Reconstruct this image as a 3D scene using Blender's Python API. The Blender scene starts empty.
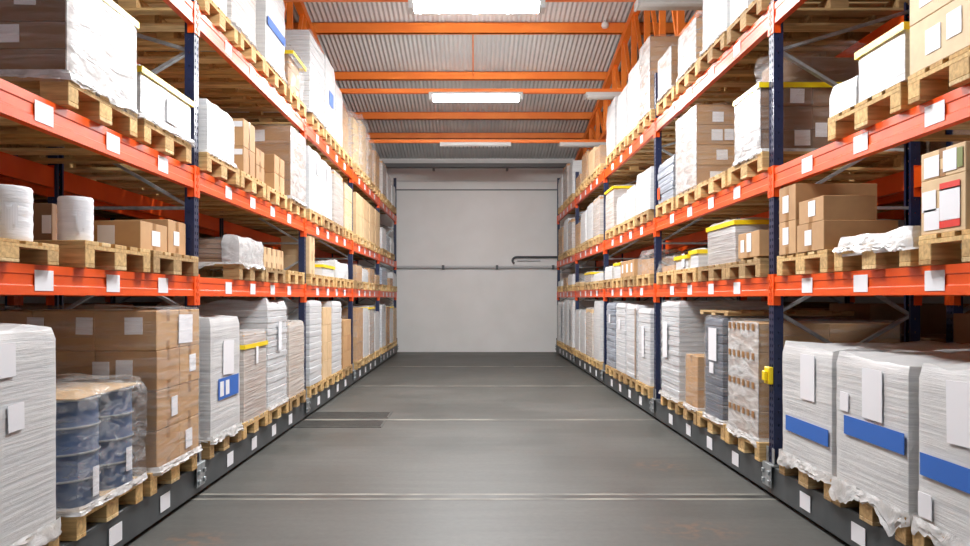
import bpy, math, random
from mathutils import Vector, noise, Matrix
random.seed(11)
S = bpy.context.scene
COL = S.collection
R = random.Random(5)

# ------------------------------------------------------------------ materials
def srgb(r, g, b):
    f = lambda c: ((c/255+0.055)/1.055)**2.4 if c > 10 else c/255/12.92
    return (f(r), f(g), f(b), 1)

def new_mat(name):
    m = bpy.data.materials.new(name); m.use_nodes = True
    nt = m.node_tree; b = nt.nodes['Principled BSDF']
    return m, nt, b

def N(nt, t, **kw):
    n = nt.nodes.new(t)
    for k, v in kw.items():
        if k.startswith('i_'):
            n.inputs[k[2:].replace('_', ' ')].default_value = v
        else: setattr(n, k, v)
    return n

def ramp(nt, src, stops):
    r = nt.nodes.new('ShaderNodeValToRGB')
    while len(r.color_ramp.elements) < len(stops): r.color_ramp.elements.new(0.5)
    for e, (p, c) in zip(r.color_ramp.elements, stops):
        e.position = p; e.color = c if len(c) == 4 else (*c, 1)
    nt.links.new(src, r.inputs[0]); return r

def mapped(nt, scale=(1, 1, 1), rot=(0, 0, 0), rnd=True, coord='Object'):
    tc = N(nt, 'ShaderNodeTexCoord'); mp = N(nt, 'ShaderNodeMapping')
    mp.inputs['Scale'].default_value = scale; mp.inputs['Rotation'].default_value = rot
    nt.links.new(tc.outputs[coord], mp.inputs['Vector'])
    if rnd:
        oi = N(nt, 'ShaderNodeObjectInfo'); mul = N(nt, 'ShaderNodeMath', operation='MULTIPLY'); mul.inputs[1].default_value = 37.0
        nt.links.new(oi.outputs['Random'], mul.inputs[0]); nt.links.new(mul.outputs[0], mp.inputs['Location'])
    return mp.outputs[0]

def mixc(nt, a, b, fac, blend='MIX'):
    m = N(nt, 'ShaderNodeMix', data_type='RGBA', blend_type=blend)
    for s, v in ((0, fac), (6, a), (7, b)):
        if isinstance(v, (int, float, tuple)): m.inputs[s].default_value = v
        else: nt.links.new(v, m.inputs[s])
    return m.outputs[2]

def noisy(name, c1, c2, scale=(1, 1, 1), ns=4, rough=0.5, metal=0, bump=0.0, spec=0.5, detail=4, rnd=True, lo=.3, hi=.7):
    m, nt, b = new_mat(name)
    v = mapped(nt, scale, rnd=rnd)
    n = N(nt, 'ShaderNodeTexNoise'); n.inputs['Scale'].default_value = ns; n.inputs['Detail'].default_value = detail
    nt.links.new(v, n.inputs['Vector'])
    r = ramp(nt, n.outputs[0], [(lo, c1), (hi, c2)])
    nt.links.new(r.outputs[0], b.inputs['Base Color'])
    b.inputs['Roughness'].default_value = rough; b.inputs['Metallic'].default_value = metal
    b.inputs['Specular IOR Level'].default_value = spec
    if bump:
        bp = N(nt, 'ShaderNodeBump'); bp.inputs['Strength'].default_value = bump; bp.inputs['Distance'].default_value = .01
        nt.links.new(n.outputs[0], bp.inputs['Height']); nt.links.new(bp.outputs[0], b.inputs['Normal'])
    return m

def island_wood(name, ca, cb, cc):
    m, nt, b = new_mat(name)
    g = N(nt, 'ShaderNodeNewGeometry')
    r1 = ramp(nt, g.outputs['Random Per Island'], [(0, ca), (.55, cb), (1, cc)])
    v = mapped(nt, (1.5, 14, 14))
    n = N(nt, 'ShaderNodeTexNoise'); n.inputs['Scale'].default_value = 3; n.inputs['Detail'].default_value = 6
    nt.links.new(v, n.inputs['Vector'])
    r2 = ramp(nt, n.outputs[0], [(.3, (.62, .56, .5)), (.7, (1.05, 1.02, 1))])
    oi = N(nt, 'ShaderNodeObjectInfo')
    r3 = ramp(nt, oi.outputs['Random'], [(0, (.8, .78, .76)), (1, (1.1, 1.08, 1.02))])
    c = mixc(nt, r1.outputs[0], r2.outputs[0], 1.0, 'MULTIPLY')
    c = mixc(nt, c, r3.outputs[0], 1.0, 'MULTIPLY')
    nt.links.new(c, b.inputs['Base Color']); b.inputs['Roughness'].default_value = .8
    bp = N(nt, 'ShaderNodeBump'); bp.inputs['Strength'].default_value = .25; bp.inputs['Distance'].default_value = .004
    nt.links.new(n.outputs[0], bp.inputs['Height']); nt.links.new(bp.outputs[0], b.inputs['Normal'])
    return m

def carton_mat(name, a, b_):
    m, nt, b = new_mat(name)
    oi = N(nt, 'ShaderNodeObjectInfo')
    r = ramp(nt, oi.outputs['Random'], [(0, a), (1, b_)])
    v = mapped(nt, (3, 3, 3))
    n = N(nt, 'ShaderNodeTexNoise'); n.inputs['Scale'].default_value = 3
    nt.links.new(v, n.inputs['Vector'])
    r2 = ramp(nt, n.outputs[0], [(.3, (.88, .86, .85)), (.7, (1, 1, 1))])
    c = mixc(nt, r.outputs[0], r2.outputs[0], 1.0, 'MULTIPLY')
    nt.links.new(c, b.inputs['Base Color']); b.inputs['Roughness'].default_value = .72
    return m

def white_wrap_mat(name, c1, c2, layer, bumpk=.6, rough=.32):
    """opaque white goods seen through tightly wound film: horizontal folds and streaks"""
    m, nt, b = new_mat(name)
    v = mapped(nt, (.6, .6, 15), rot=(.03, .02, 0))
    n = N(nt, 'ShaderNodeTexNoise'); n.inputs['Scale'].default_value = 2.6; n.inputs['Detail'].default_value = 6; n.inputs['Roughness'].default_value = .6
    nt.links.new(v, n.inputs['Vector'])
    v2 = mapped(nt, (2, 2, 3.5), rot=(.5, .3, .2))
    n2 = N(nt, 'ShaderNodeTexNoise'); n2.inputs['Scale'].default_value = 5; n2.inputs['Detail'].default_value = 5; n2.inputs['Distortion'].default_value = 1.2
    nt.links.new(v2, n2.inputs['Vector'])
    r = ramp(nt, n.outputs[0], [(.3, c2), (.62, c1)])
    nt.links.new(r.outputs[0], b.inputs['Base Color'])
    b.inputs['Roughness'].default_value = rough
    ad = N(nt, 'ShaderNodeMath', operation='ADD'); nt.links.new(n.outputs[0], ad.inputs[0])
    ml = N(nt, 'ShaderNodeMath', operation='MULTIPLY'); ml.inputs[1].default_value = .25
    nt.links.new(n2.outputs[0], ml.inputs[0]); nt.links.new(ml.outputs[0], ad.inputs[1])
    bp = N(nt, 'ShaderNodeBump'); bp.inputs['Strength'].default_value = bumpk; bp.inputs['Distance'].default_value = .02
    nt.links.new(ad.outputs[0], bp.inputs['Height']); nt.links.new(bp.outputs[0], b.inputs['Normal'])
    return m

def film_mat(name, lo, hi, tint=(.78, .78, .78), sc=(1.2, 1.2, 9)):
    m, nt, b = new_mat(name)
    out = nt.nodes['Material Output']
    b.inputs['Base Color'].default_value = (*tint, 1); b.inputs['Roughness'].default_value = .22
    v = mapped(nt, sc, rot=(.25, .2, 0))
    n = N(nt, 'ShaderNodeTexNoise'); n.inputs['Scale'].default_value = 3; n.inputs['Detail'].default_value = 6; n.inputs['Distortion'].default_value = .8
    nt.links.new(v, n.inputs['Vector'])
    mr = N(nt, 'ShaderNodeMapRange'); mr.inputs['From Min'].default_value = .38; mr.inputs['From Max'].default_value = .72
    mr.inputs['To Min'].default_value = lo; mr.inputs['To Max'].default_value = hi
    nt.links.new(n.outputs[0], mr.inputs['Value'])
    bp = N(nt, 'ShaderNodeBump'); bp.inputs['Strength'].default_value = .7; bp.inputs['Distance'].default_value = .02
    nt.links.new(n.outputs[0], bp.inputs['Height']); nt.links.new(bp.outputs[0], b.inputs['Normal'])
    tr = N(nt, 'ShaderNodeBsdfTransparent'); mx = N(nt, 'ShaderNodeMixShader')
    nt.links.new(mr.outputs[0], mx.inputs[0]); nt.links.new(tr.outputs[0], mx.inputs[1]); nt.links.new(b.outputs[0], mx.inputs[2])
    nt.links.new(mx.outputs[0], out.inputs['Surface'])
    return m

def plain(name, c, rough=.5, metal=0, emit=0, spec=.5):
    m, nt, b = new_mat(name)
    b.inputs['Base Color'].default_value = c; b.inputs['Roughness'].default_value = rough; b.inputs['Metallic'].default_value = metal
    b.inputs['Specular IOR Level'].default_value = spec
    if emit:
        b.inputs['Emission Color'].default_value = (.97, .99, 1, 1); b.inputs['Emission Strength'].default_value = emit
    return m

M = {}
M['orange'] = noisy('rack_orange', srgb(232, 78, 10), srgb(240, 90, 16), ns=6, rough=.38, bump=.05)
M['roof_orange'] = noisy('roof_steel_orange', srgb(238, 120, 38), srgb(246, 136, 50), ns=3, rough=.5)
M['navy'] = noisy('upright_navy', srgb(26, 35, 66), srgb(34, 45, 80), ns=8, rough=.36)
M['galv'] = noisy('galvanised_steel', srgb(150, 155, 158), srgb(185, 190, 192), ns=20, rough=.42, metal=.6)
M['base'] = noisy('base_charcoal', srgb(62, 66, 68), srgb(76, 80, 82), ns=5, rough=.45)
M['black'] = plain('black_rubber', srgb(18, 18, 18), .7)
M['wood'] = island_wood('pallet_wood', srgb(214, 176, 116), srgb(232, 202, 146), srgb(246, 226, 180))
M['wood_old'] = island_wood('weathered_pallet_wood', srgb(168, 138, 94), srgb(200, 170, 122), srgb(222, 198, 154))
M['carton'] = carton_mat('carton_board', srgb(184, 142, 98), srgb(200, 160, 114))
M['carton_pale'] = carton_mat('pale_carton_board', srgb(212, 178, 134), srgb(224, 194, 152))
M['carton_cream'] = carton_mat('cream_carton_board', srgb(226, 200, 162), srgb(236, 212, 178))
M['tape'] = plain('brown_parcel_tape', srgb(158, 116, 72), .3)
M['paper'] = plain('white_paper', srgb(238, 238, 242), .6)
M['yellow'] = plain('yellow_edge_tape', srgb(246, 214, 20), .4)
M['blue'] = plain('blue_tape', srgb(52, 108, 196), .4)
M['red'] = plain('red_tape', srgb(226, 52, 44), .4)
M['olive'] = plain('olive_tape', srgb(120, 130, 60), .5)
M['white'] = white_wrap_mat('white_wrapped_goods', srgb(220, 220, 219), srgb(200, 201, 203), 0, .35)
M['whiteb'] = white_wrap_mat('white_layered_goods', srgb(220, 221, 222), srgb(192, 194, 198), 0, .3)
M['greyw'] = white_wrap_mat('grey_wrapped_goods', srgb(176, 182, 192), srgb(120, 128, 142), 0)
M['darkgrey'] = white_wrap_mat('dark_grey_crates', srgb(110, 116, 128), srgb(70, 76, 88), 0)
M['film'] = film_mat('clear_stretch_film', .03, .30, sc=(.9, .9, 9))
M['filmw'] = film_mat('milky_stretch_film', .48, .78, sc=(.5, .5, 16))
M['filmt'] = film_mat('thick_stretch_film', .6, .97, sc=(3, 3, 4))
M['films'] = film_mat('glare_side_film', .42, .96, sc=(1.5, 1.5, 5))  # whiteness of this film stands in for lamp glare
M['filmd'] = film_mat('creased_film', .05, .42, sc=(2.5, 2.5, 7))
M['drum'] = noisy('drum_blue_grey', srgb(58, 78, 112), srgb(74, 96, 132), ns=5, rough=.3)
M['roll'] = noisy('white_foam_roll', srgb(232, 234, 238), srgb(246, 246, 248), scale=(1, 1, 8), ns=6, rough=.6, bump=.4)
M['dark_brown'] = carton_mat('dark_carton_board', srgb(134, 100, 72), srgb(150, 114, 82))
M['wall'] = noisy('white_wall_panel', srgb(238, 238, 235), srgb(246, 246, 244), ns=1.2, rough=.5, rnd=False, bump=.03)
M['wallgrey'] = plain('side_wall_grey', srgb(168, 170, 170), .8)
M['trimgrey'] = plain('grey_trim', srgb(120, 122, 124), .5)
M['pipe'] = plain('pale_grey_pipe', srgb(200, 202, 204), .35)
M['darkpipe'] = plain('dark_grey_pipe', srgb(74, 80, 84), .4)
M['lamp_on'] = plain('lamp_diffuser_lit', (1, 1, 1, 1), .4, emit=60)
M['lamp_far'] = plain('lamp_diffuser_lit_far', (1, 1, 1, 1), .4, emit=76)  # far lamp set stronger to brighten the back wall and roof
M['lamp_dim'] = plain('lamp_diffuser_lit_near', (1, 1, 1, 1), .4, emit=54)  # near lamp set weaker to balance the light along the aisle
M['lamp_body'] = plain('lamp_body_grey', srgb(205, 207, 206), .4)
M['lamp_off'] = plain('lamp_diffuser_unlit', srgb(215, 216, 214), .3)
M['sensor'] = plain('sensor_white', srgb(230, 230, 226), .4)
M['grate'] = noisy('floor_grate_steel', srgb(84, 83, 80), srgb(100, 99, 95), ns=10, rough=.5, metal=.3)

# roof sheet
m, nt, b = new_mat('corrugated_roof_sheet')
v = mapped(nt, (1, 1, 1), rnd=False)
n = N(nt, 'ShaderNodeTexNoise'); n.inputs['Scale'].default_value = .8; n.inputs['Detail'].default_value = 5; nt.links.new(v, n.inputs['Vector'])
r = ramp(nt, n.outputs[0], [(.3, srgb(200, 202, 202)), (.7, srgb(218, 218, 216))]); nt.links.new(r.outputs[0], b.inputs['Base Color'])
b.inputs['Roughness'].default_value = .5; b.inputs['Metallic'].default_value = .0
M['roof'] = m

# floor
m, nt, b = new_mat('worn_concrete_floor')
v = mapped(nt, (1, 1, 1), rnd=False)
n1 = N(nt, 'ShaderNodeTexNoise'); n1.inputs['Scale'].default_value = .55; n1.inputs['Detail'].default_value = 8; n1.inputs['Roughness'].default_value = .62; nt.links.new(v, n1.inputs['Vector'])
n2 = N(nt, 'ShaderNodeTexNoise'); n2.inputs['Scale'].default_value = 22; n2.inputs['Detail'].default_value = 6; nt.links.new(v, n2.inputs['Vector'])
v3 = mapped(nt, (.5, 5, 1), rnd=False)
n3 = N(nt, 'ShaderNodeTexNoise'); n3.inputs['Scale'].default_value = 1.6; n3.inputs['Detail'].default_value = 5; nt.links.new(v3, n3.inputs['Vector'])
r1 = ramp(nt, n1.outputs[0], [(.32, srgb(70, 70, 66)), (.68, srgb(95, 94, 90))])
r2 = ramp(nt, n2.outputs[0], [(.3, (.86, .86, .86)), (.7, (1.04, 1.04, 1.04))])
r3 = ramp(nt, n3.outputs[0], [(.3, (.84, .84, .84)), (.75, (1.1, 1.1, 1.08))])
c = mixc(nt, r1.outputs[0], r2.outputs[0], 1., 'MULTIPLY'); c = mixc(nt, c, r3.outputs[0], 1., 'MULTIPLY')
# rust freckles in a few patches
def spot(x, y, rx, ry):
    tc = N(nt, 'ShaderNodeTexCoord'); mp = N(nt, 'ShaderNodeMapping', vector_type='TEXTURE'); mp.inputs['Location'].default_value = (x, y, 0); mp.inputs['Scale'].default_value = (rx, ry, 1)
    nt.links.new(tc.outputs['Object'], mp.inputs['Vector']); ln = N(nt, 'ShaderNodeVectorMath', operation='LENGTH'); nt.links.new(mp.outputs[0], ln.inputs[0])
    return ramp(nt, ln.outputs['Value'], [(.3, (1, 1, 1)), (1, (0, 0, 0))]).outputs[0]
n5 = N(nt, 'ShaderNodeTexNoise'); n5.inputs['Scale'].default_value = 11; n5.inputs['Detail'].default_value = 4; nt.links.new(v, n5.inputs['Vector'])
rb = ramp(nt, n5.outputs[0], [(.48, (0, 0, 0)), (.6, (1, 1, 1))])
sp = mixc(nt, spot(1.66, 6.85, .3, .28), spot(1.45, 4.95, .4, .25), .5, 'MIX'); sp = mixc(nt, sp, spot(-1.75, 4.75, .3, .2), .35, 'MIX')
mm = N(nt, 'ShaderNodeMath', operation='MULTIPLY'); nt.links.new(sp, mm.inputs[0]); nt.links.new(rb.outputs[0], mm.inputs[1])
m2 = N(nt, 'ShaderNodeMath', operation='MULTIPLY'); m2.inputs[1].default_value = 1.1; nt.links.new(mm.outputs[0], m2.inputs[0])
c = mixc(nt, c, srgb(140, 96, 62), m2.outputs[0])
nt.links.new(c, b.inputs['Base Color'])
rr = ramp(nt, n1.outputs[0], [(.3, (.42, .42, .42)), (.7, (.62, .62, .62))]); nt.links.new(rr.outputs[0], b.inputs['Roughness'])
bp = N(nt, 'ShaderNodeBump'); bp.inputs['Strength'].default_value = .15; bp.inputs['Distance'].default_value = .004
nt.links.new(n2.outputs[0], bp.inputs['Height']); nt.links.new(bp.outputs[0], b.inputs['Normal'])
M['floor'] = m
M['rail'] = noisy('floor_rail_grout', srgb(98, 96, 91), srgb(150, 147, 136), scale=(1, 1, 1), ns=2.6, rough=.6, rnd=False, detail=7, lo=.35, hi=.65)
M['railsteel'] = noisy('floor_rail_steel', srgb(74, 73, 71), srgb(92, 91, 88), ns=5, rough=.4, metal=.4, rnd=False)

# ------------------------------------------------------------------ mesh helpers
class MB:
    def __init__(s): s.v = []; s.f = []; s.mi = []; s.sm = []
    def add(s, vs, fs, mi=0, smooth=False):
        o = len(s.v); s.v += [tuple(p) for p in vs]; s.f += [tuple(i+o for i in f) for f in fs]
        s.mi += [mi]*len(fs); s.sm += [smooth]*len(fs)
    def box(s, x0, x1, y0, y1, z0, z1, mi=0, bev=0):
        if x1 < x0: x0, x1 = x1, x0
        if y1 < y0: y0, y1 = y1, y0
        if bev:
            b = bev; vs = []; idx = {}
            for ix, x in ((0, x0), (1, x1)):
                for iy, y in ((0, y0), (1, y1)):
                    for iz, z in ((0, z0), (1, z1)):
                        sx, sy, sz = (1-2*ix), (1-2*iy), (1-2*iz)
                        for ax in range(3):
                            p = [x+sx*b, y+sy*b, z+sz*b]; p[ax] = (x, y, z)[ax]
                            idx[(ix, iy, iz, ax)] = len(vs); vs.append(p)
            fs = []
            g = lambda ix, iy, iz, ax: idx[(ix, iy, iz, ax)]
            for k in (0, 1):
                f = [g(k, 0, 0, 0), g(k, 1, 0, 0), g(k, 1, 1, 0), g(k, 0, 1, 0)]; fs.append(f if k else f[::-1])
                f = [g(0, k, 0, 1), g(1, k, 0, 1), g(1, k, 1, 1), g(0, k, 1, 1)]; fs.append(f[::-1] if k else f)
                f = [g(0, 0, k, 2), g(1, 0, k, 2), g(1, 1, k, 2), g(0, 1, k, 2)]; fs.append(f if k else f[::-1])
            for i in (0, 1):
                for j in (0, 1):
                    q = [g(0, i, j, 1), g(1, i, j, 1), g(1, i, j, 2), g(0, i, j, 2)]; fs.append(q)
                    q = [g(i, 0, j, 0), g(i, 1, j, 0), g(i, 1, j, 2), g(i, 0, j, 2)]; fs.append(q)
                    q = [g(i, j, 0, 0), g(i, j, 1, 0), g(i, j, 1, 1), g(i, j, 0, 1)]; fs.append(q)
                    for k in (0, 1): fs.append([g(i, j, k, 0), g(i, j, k, 1), g(i, j, k, 2)])
            s.add(vs, fs, mi); return
        vs = [(x0, y0, z0), (x1, y0, z0), (x1, y1, z0), (x0, y1, z0), (x0, y0, z1), (x1, y0, z1), (x1, y1, z1), (x0, y1, z1)]
        s.add(vs, [(0, 3, 2, 1), (4, 5, 6, 7), (0, 1, 5, 4), (1, 2, 6, 5), (2, 3, 7, 6), (3, 0, 4, 7)], mi)
    def bar(s, p, q, w, d, mi=0, up=(0, 0, 1)):
        p, q = Vector(p), Vector(q); t = (q-p).normalized(); u = t.cross(Vector(up))
        if u.length < 1e-4: u = t.cross(Vector((1, 0, 0)))
        u.normalize(); n = u.cross(t).normalized(); vs = []
        for c in (p, q):
            for a, b_ in ((-1, -1), (1, -1), (1, 1), (-1, 1)): vs.append(c+u*(a*w/2)+n*(b_*d/2))
        s.add(vs, [(0, 1, 2, 3), (7, 6, 5, 4), (0, 4, 5, 1), (1, 5, 6, 2), (2, 6, 7, 3), (3, 7, 4, 0)], mi)
    def tube(s, pts, r, n=10, mi=0, caps=True):
        pts = [Vector(p) for p in pts]; vs = []; fs = []; prev = None
        for i, p in enumerate(pts):
            t = (pts[min(i+1, len(pts)-1)]-pts[max(i-1, 0)]).normalized()
            a = Vector((0, 0, 1)) if abs(t.z) < .9 else Vector((1, 0, 0))
            if prev is not None: a = prev
            u = t.cross(a).normalized(); w = u.cross(t).normalized(); prev = w
            for k in range(n):
                th = 2*math.pi*k/n; vs.append(p+(u*math.cos(th)+w*math.sin(th))*r)
        for i in range(len(pts)-1):
            for k in range(n): fs.append((i*n+k, i*n+(k+1) % n, (i+1)*n+(k+1) % n, (i+1)*n+k))
        s.add(vs, fs, mi, True)
        if caps: s.add(vs[:n], [tuple(range(n))[::-1]], mi); s.add(vs[-n:], [tuple(range(n))], mi)
    def lathe(s, prof, n=24, c=(0, 0, 0), mi=0):
        vs = []; fs = []
        for r_, z in prof:
            for k in range(n):
                th = 2*math.pi*k/n; vs.append((c[0]+r_*math.cos(th), c[1]+r_*math.sin(th), c[2]+z))
        for i in range(len(prof)-1):
            for k in range(n): fs.append((i*n+k, i*n+(k+1) % n, (i+1)*n+(k+1) % n, (i+1)*n+k))
        s.add(vs, fs, mi, True)
    def mesh(s, name, mats):
        me = bpy.data.meshes.new(name); me.from_pydata(s.v, [], s.f)
        for m_ in (mats if isinstance(mats, (list, tuple)) else [mats]): me.materials.append(m_)
        me.polygons.foreach_set('material_index', s.mi); me.polygons.foreach_set('use_smooth', s.sm)
        me.update()
        if any(s.sm): me.set_sharp_from_angle(angle=math.radians(38))
        return me

def link(name, me, parent=None, loc=(0, 0, 0), rot=(0, 0, 0)):
    o = bpy.data.objects.new(name, me); COL.objects.link(o); o.location = loc; o.rotation_euler = rot
    if parent: o.parent = parent
    return o
def obj(name, mb, mat, parent=None, loc=(0, 0, 0), rot=(0, 0, 0)):
    return link(name, mb.mesh(name, mat), parent, loc, rot)
USED = {}
def tag(o, label, cat, group=None):
    if len(label.split()) > 16: print('LONG', len(label.split()), label)
    if label in USED: print('DUP', label)
    USED[label] = 1
    o['label'] = label; o['category'] = cat
    if group: o['group'] = group
    return o
def thing(name, label, cat, loc=(0, 0, 0), group=None, rot=0):
    o = link(name, None, None, loc, (0, 0, rot)); return tag(o, label, cat, group)
def struct(name, mb, mat):
    o = obj(name, mb, mat); o['kind'] = 'structure'; return o

# ------------------------------------------------------------------ the hall
X0, X1, YB, YF = -8.5, 8.5, -9.0, 21.25      # side walls, wall behind, far wall
H = 1.51
roofz = lambda y: 9.01-.171*y
mb = MB(); mb.box(X0-.2, X1+.2, YB-.2, YF+.2, -.2, 0); struct('floor', mb, M['floor'])
mb = MB(); mb.box(X0, X1, YF, YF+.2, 0, 5.5); struct('wall_back', mb, M['wall'])
for nm, a, b_ in (('wall_left', X0-.2, X0), ('wall_right', X1, X1+.2)):
    mb = MB()
    vs = [(x, y, z) for x in (a, b_) for (y, z) in ((YB, 0), (YF, 0), (YF, roofz(YF)), (YB, roofz(YB)))]
    mb.add(vs, [(0, 1, 2, 3), (7, 6, 5, 4), (0, 4, 5, 1), (1, 5, 6, 2), (2, 6, 7, 3), (3, 7, 4, 0)]); struct(nm, mb, M['wallgrey'])
# front end wall, unseen gate opening added to let in frontal fill light
mb = MB(); mb.box(X0, -3.6, YB-.2, YB, 0, 5); mb.box(3.6, X1, YB-.2, YB, 0, 5); mb.box(X0, X1, YB-.2, YB, 5, roofz(YB)+.1)
struct('wall_front', mb, M['wall'])
# corrugated roof
mb = MB(); P = .088; nseg = int((X1-X0+.4)/P*6); vs = []; fs = []
for i in range(nseg+1):
    x = X0-.2+i*P/6; dz = .013*math.cos(2*math.pi*i/6)
    for y in (YB-.2, YF+.15): vs.append((x, y, roofz(y)+.03+dz))
for i in range(nseg): fs.append((2*i, 2*i+1, 2*i+3, 2*i+2))
mb.add(vs, fs, 0, True); struct('ceiling', mb, M['roof'])
# outer weather skin over the corrugated sheet
mb = MB(); vs = [(x, y, roofz(y)+dz) for dz in (.09, .16) for x, y in ((X0-.2, YB-.2), (X1+.2, YB-.2), (X1+.2, YF+.2), (X0-.2, YF+.2))]
mb.add(vs, [(3, 2, 1, 0), (4, 5, 6, 7), (0, 1, 5, 4), (1, 2, 6, 5), (2, 3, 7, 6), (3, 0, 4, 7)]); struct('roof_deck', mb, M['wallgrey'])

def trim(k, z0, z1, d, mat):
    mb = MB(); mb.box(X0, X1, YF-d, YF, z0, z1); struct('trim_%d' % k, mb, M[mat])
trim(1, 4.515, 4.55, .03, 'trimgrey'); trim(2, 4.77, 4.785, .02, 'lamp_body')
mb = MB(); mb.box(X0, X1, YF-.22, YF-.02, 5.13, 5.24); 
for x in (-1.12, .92): mb.box(x-.03, x+.03, YF-.2, YF-.02, 5.05, 5.13)
struct('trim_3', mb, M['trimgrey'])
trim(4, 5.26, 5.4, .02, 'wall')
for k, x in enumerate((-6.4, -4.3, -2.2, 2.35, 4.45, 6.5)):
    mb = MB(); mb.box(x-.006, x+.006, YF-.004, YF, 0, 4.5); struct('trim_%d' % (5+k), mb, M['trimgrey'])

# floor rails of the mobile racking
frames = [2.05+3.7*k for k in range(6)]
for k, y in enumerate(frames[:1]+[5.77, 9.43, 13.06, 16.75, 20.4]):
    mb = MB(); w, g = (.09, .05) if k < 2 else (.042, .02)
    mb.box(X0, X1, y-w, y-g, 0, .002); mb.box(X0, X1, y-g, y+g, 0, .0015, 1 if k < 2 else 0)
    if k < 2: mb.box(X0, X1, y+g, y+w, 0, .002)
    o = obj('floor_rail', mb, [M['rail'], M['railsteel']])
    tag(o, ['embedded steel floor rail closest to the camera', 'embedded floor rail by the uprights between front and second bays',
            'embedded floor rail running through the dark floor grate', 'embedded floor rail by the uprights between third and fourth bays',
            'faint embedded floor rail between fourth and end bays', 'faint embedded floor rail beside the white back wall'][k], 'floor rail', 'rails across the floor')
# steel grates
for k, (a, b_) in enumerate(((8.84, 9.34), (9.54, 10.04))):
    t = thing('floor_grate', ['dark steel floor grate on the camera side of the rail', 'dark steel floor grate beyond the rail'][k], 'floor grate', (-1.6, (a+b_)/2, 0), 'steel floor grates')
    mb = MB(); hw, hd = .52, (b_-a)/2
    mb.box(-hw, hw, -hd, -hd+.02, 0, .008); mb.box(-hw, hw, hd-.02, hd, 0, .008); mb.box(-hw, -hw+.02, -hd, hd, 0, .008); mb.box(hw-.02, hw, -hd, hd, 0, .008)
    obj('frame', mb, M['grate'], t)
    mb = MB()
    for i in range(11): y = -hd+.04+i*(2*hd-.08)/10; mb.box(-hw+.02, hw-.02, y-.008, y+.008, 0, .007)
    obj('grate_bars', mb, M['grate'], t)
    mb = MB(); mb.box(-hw+.02, hw-.02, -hd+.02, hd-.02, 0, .002); obj('pit_cover', mb, M['base'], t)

# roof steel ---------------------------------------------------------------
purl = [(14.08, .2), (16.02, .17), (18.06, .17), (19.32, .15)]
purl += [(12.25-1.95*k, .18) for k in range(11)]
pl = {14.08: 'first orange purlin in front of the lit lamps', 16.02: 'orange purlin just above the far lit lamp', 18.06: 'orange purlin just below the far lit lamp', 19.32: 'last orange purlin above the unlit lamp'}
for k, (y, h) in enumerate(purl):
    z = roofz(y); mb = MB(); mb.box(X0, X1, y-.04, y-.033, z-h, z); mb.box(X0, X1, y-.04, y+.04, z-h, z-h+.008); mb.box(X0, X1, y-.04, y+.04, z-.012, z-.004)
    mb.box(X0, X1, y-.033, y-.0, z-h, z-.01)
    o = obj('roof_purlin', mb, M['roof_orange'])
    tag(o, pl.get(y, 'orange steel purlin under the roof, number %s back from the lamps' % 'one two three four five six seven eight nine ten eleven'.split()[k-4] if k > 3 else ''), 'purlin', 'roof purlins')
for k, y in enumerate((.6, 4.6, 8.6, 12.5, 16.5)):
    mb = MB(); mb.box(X0, X1, y-.04, y+.04, 4.875, 4.945)
    tag(obj('tie_beam', mb, M['roof_orange']), 'orange tie beam carrying the ' + ['lamp behind the camera', 'lamp above the camera', 'large lit lamp', 'smaller lit lamp', 'unlit grey lamp'][k], 'beam', 'orange tie beams')
# sag rods
mb = MB(); mb.tube([(-.02, 14.08, roofz(14.08)-.1), (-.02, 16.02, roofz(16.02)-.1)], .012)
tag(obj('sag_rod', mb, M['roof_orange']), 'thin orange rod joining two purlins above the lit lamps', 'rod')
def truss(x, label):
    t = thing('roof_truss', label, 'roof truss', (x, 7, 0), 'roof trusses')
    def zt(y): return roofz(y)-.27
    L = lambda y, z: (0, y-7, z)
    mb = MB(); mb.bar(L(YF-.05, zt(YF)), L(-8.9, zt(-8.9)), .12, .14); obj('top_chord', mb, M['roof_orange'], t)
    mb = MB(); mb.bar(L(YF-.05, 5.0), L(-8.9, 5.0), .10, .10); obj('bottom_chord', mb, M['roof_orange'], t)
    ys = [19.2, 18.2, 17.2, 16.2, 15.15, 14.2, 13.3, 12.3, 11.3, 10.3, 9.3, 7.3, 5.3, 3.3, 1.3, -.7, -2.7, -4.7]
    for i, y in enumerate(ys):
        mb = MB(); mb.bar(L(y, 5.05), L(y, zt(y)), .07, .09, up=(1, 0, 0)); obj('vertical_web', mb, M['roof_orange'], t)
        if i+1 < len(ys):
            y2 = ys[i+1]+.12; mb = MB(); mb.bar(L(y-.1, zt(y)), L(y2, 5.05), .06, .06); obj('diagonal_web', mb, M['roof_orange'], t)
truss(-2.98, 'orange roof truss above the rack holding the blue drums')
truss(2.8, 'orange roof truss above the rack with the yellow bracket')

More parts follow.
